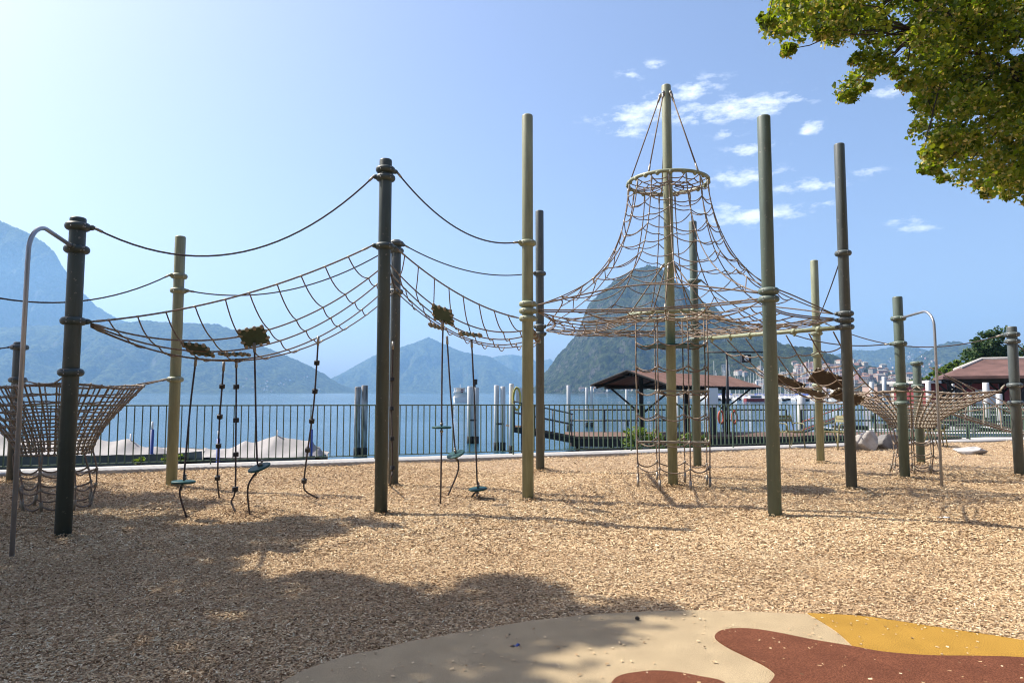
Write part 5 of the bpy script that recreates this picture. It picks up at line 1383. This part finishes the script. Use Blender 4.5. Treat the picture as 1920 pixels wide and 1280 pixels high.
def bushy_tree(base, h, w, label, mt, seed, nc=90, per=60, leaf=.3, group=None, trunk_h=.3):
    base = Vector(base); e = empty('tree', base, label, 'tree', group); r = random.Random(seed); C = []; Rr = []
    lobes = [(Vector((r.uniform(-.32, .32) * w, r.uniform(-.3, .3) * w, h * r.uniform(trunk_h + .15, .86))), r.uniform(.22, .34) * w) for _ in range(11)]
    for i in range(nc):
        c, R_ = r.choice(lobes); v = Vector((r.gauss(0, 1), r.gauss(0, 1), r.gauss(0, 1))).normalized() * R_ * r.uniform(.7, 1.0); v.z *= .8
        p = c + v; p.z = min(max(p.z, h * trunk_h * .7), h); C.append(tuple(base + p)); Rr.append(w * r.uniform(.06, .12))
    pts, rr = limb(base - Vector((0, 0, 1)), base + Vector((0, 0, h * .6)), w * .04, w * .02, seed, 6, .03); MB().tube(pts, rr, 8).build('trunk', M['bark'], e, True)
    br = MB()
    for c, R_ in lobes[:7]: pts, rr = limb(base + Vector((0, 0, h * trunk_h)), base + c, w * .02, w * .006, seed + 3, 6, .08); br.tube(pts, rr, 6)
    br.build('branch', M['bark'], e, True)
    tag(leaves('crown', clump_points(C, Rr, per, seed + 1, .8), leaf, e, M[mt], .45, seed + 2, .2), kind='stuff')
    return e
for q, (bx_, by_, bh, bw) in enumerate(((7.5, -9.5, 12, 12), (-3.5, -12, 13, 13), (15.5, -3.5, 12, 11))):   # unseen trees added behind the viewpoint to block sky light and deepen the shade
    bushy_tree((bx_, by_, 0), bh, bw, ('unseen broad tree added behind the viewpoint on the right to block sky light', 'unseen broad tree added straight behind the viewpoint to block sky light', 'unseen broad tree added beyond the right edge of the rubber paving to block sky light')[q], 'leafdark', 71 + q * 4, nc=170, per=55, leaf=.42, group='unseen trees added to block sky light', trunk_h=.2)
def tree_px(x, ybase, ytop, Y, wpx, label, mt, seed, **kw):
    b = D(x, ybase, Y); b.z = -.3; t = D(x, ytop, Y); bushy_tree(b, t.z - b.z, wpx * Y / F, label, mt, seed, **kw)
tree_px(1876, 745, 622, 100, 115, 'large dark green tree behind the brown roofed pavilion', 'leafdark', 31, nc=240, per=70, leaf=.42, trunk_h=.12)
tree_px(1962, 745, 655, 92, 90, 'dark tree at the right edge behind the last post', 'leafdark', 33, nc=140, per=70, leaf=.42, trunk_h=.12)
tree_px(1772, 745, 672, 110, 54, 'smaller light green tree left of the pavilion roof', 'leaflight', 35, nc=120, per=60, leaf=.36, trunk_h=.15)
tree_px(1815, 745, 664, 105, 46, 'olive green tree between the light tree and the large dark tree', 'leaflight', 37, nc=110, per=60, leaf=.36, trunk_h=.15)
tree_px(1900, 745, 668, 84, 56, 'yellow green bushy tree just above the pavilion ridge', 'leaflight', 39, nc=120, per=60, leaf=.34, trunk_h=.15)
tree_px(1712, 742, 700, 170, 36, 'small round tree behind the short green post', 'leaflight', 41, nc=70, per=50, leaf=.45, trunk_h=.15)
tree_px(1850, 745, 702, 80, 40, 'low green tree seen under the pavilion roof', 'leaflight', 43, nc=70, per=50, leaf=.3, trunk_h=.1)
def bush(px, py, Y, w, h, label, mt, seed, n=420, leaf=.11):
    p = D(px, py, Y); e = empty('bush', p, label, 'bush', 'plants beyond the railing'); r = random.Random(seed); C = []; Rr = []
    for i in range(16): C.append((p.x + r.uniform(-.5, .5) * w, p.y + r.uniform(-.2, .2) * w, p.z + h * r.uniform(.15, .8))); Rr.append(h * r.uniform(.2, .34))
    st = MB()
    for c in C: pts, rr = limb(p - Vector((0, 0, .3)), c, .012, .005, seed, 5, .08); st.tube(pts, rr, 5)
    st.build('stem', M['bark'], e, True); tag(leaves('foliage', clump_points(C, Rr, n // 16, seed, .9), leaf, e, M[mt], .65, seed + 1, .0), kind='stuff')
bush(1200, 846, 17.6, 1.0, .62, 'bright green leafy bush behind the rope tube ladder', 'leaflight', 51)
bush(1298, 844, 18.2, .7, .5, 'small green bush right of the mast behind railing', 'leaflight', 53, 300)
bush(262, 872, 12.9, .22, .17, 'tiny green plant at the kerb left of the blue pole', 'leaflight', 55, 90, .07)
bush(322, 870, 13.1, .34, .2, 'tiny green plant behind the pale olive post', 'leaflight', 57, 120, .07)

# ------------------------------------------------------------------ lake haze
def haze():
    mb = MB(); mb.box((0, 5400, 620), (15600, 12600, 1300))
    m = bpy.data.materials.new('haze_air'); m.use_nodes = True; N = m.node_tree.nodes; N.clear()
    out = N.new('ShaderNodeOutputMaterial'); v = N.new('ShaderNodeVolumePrincipled')
    v.inputs['Color'].default_value = (.34, .63, 1.0, 1); v.inputs['Density'].default_value = HAZE; v.inputs['Anisotropy'].default_value = .25
    m.node_tree.links.new(v.outputs[0], out.inputs['Volume'])
    tag(mb.build('haze', m), 'thin bluish summer haze over the lake', kind='stuff')
HAZE = .000088
haze()
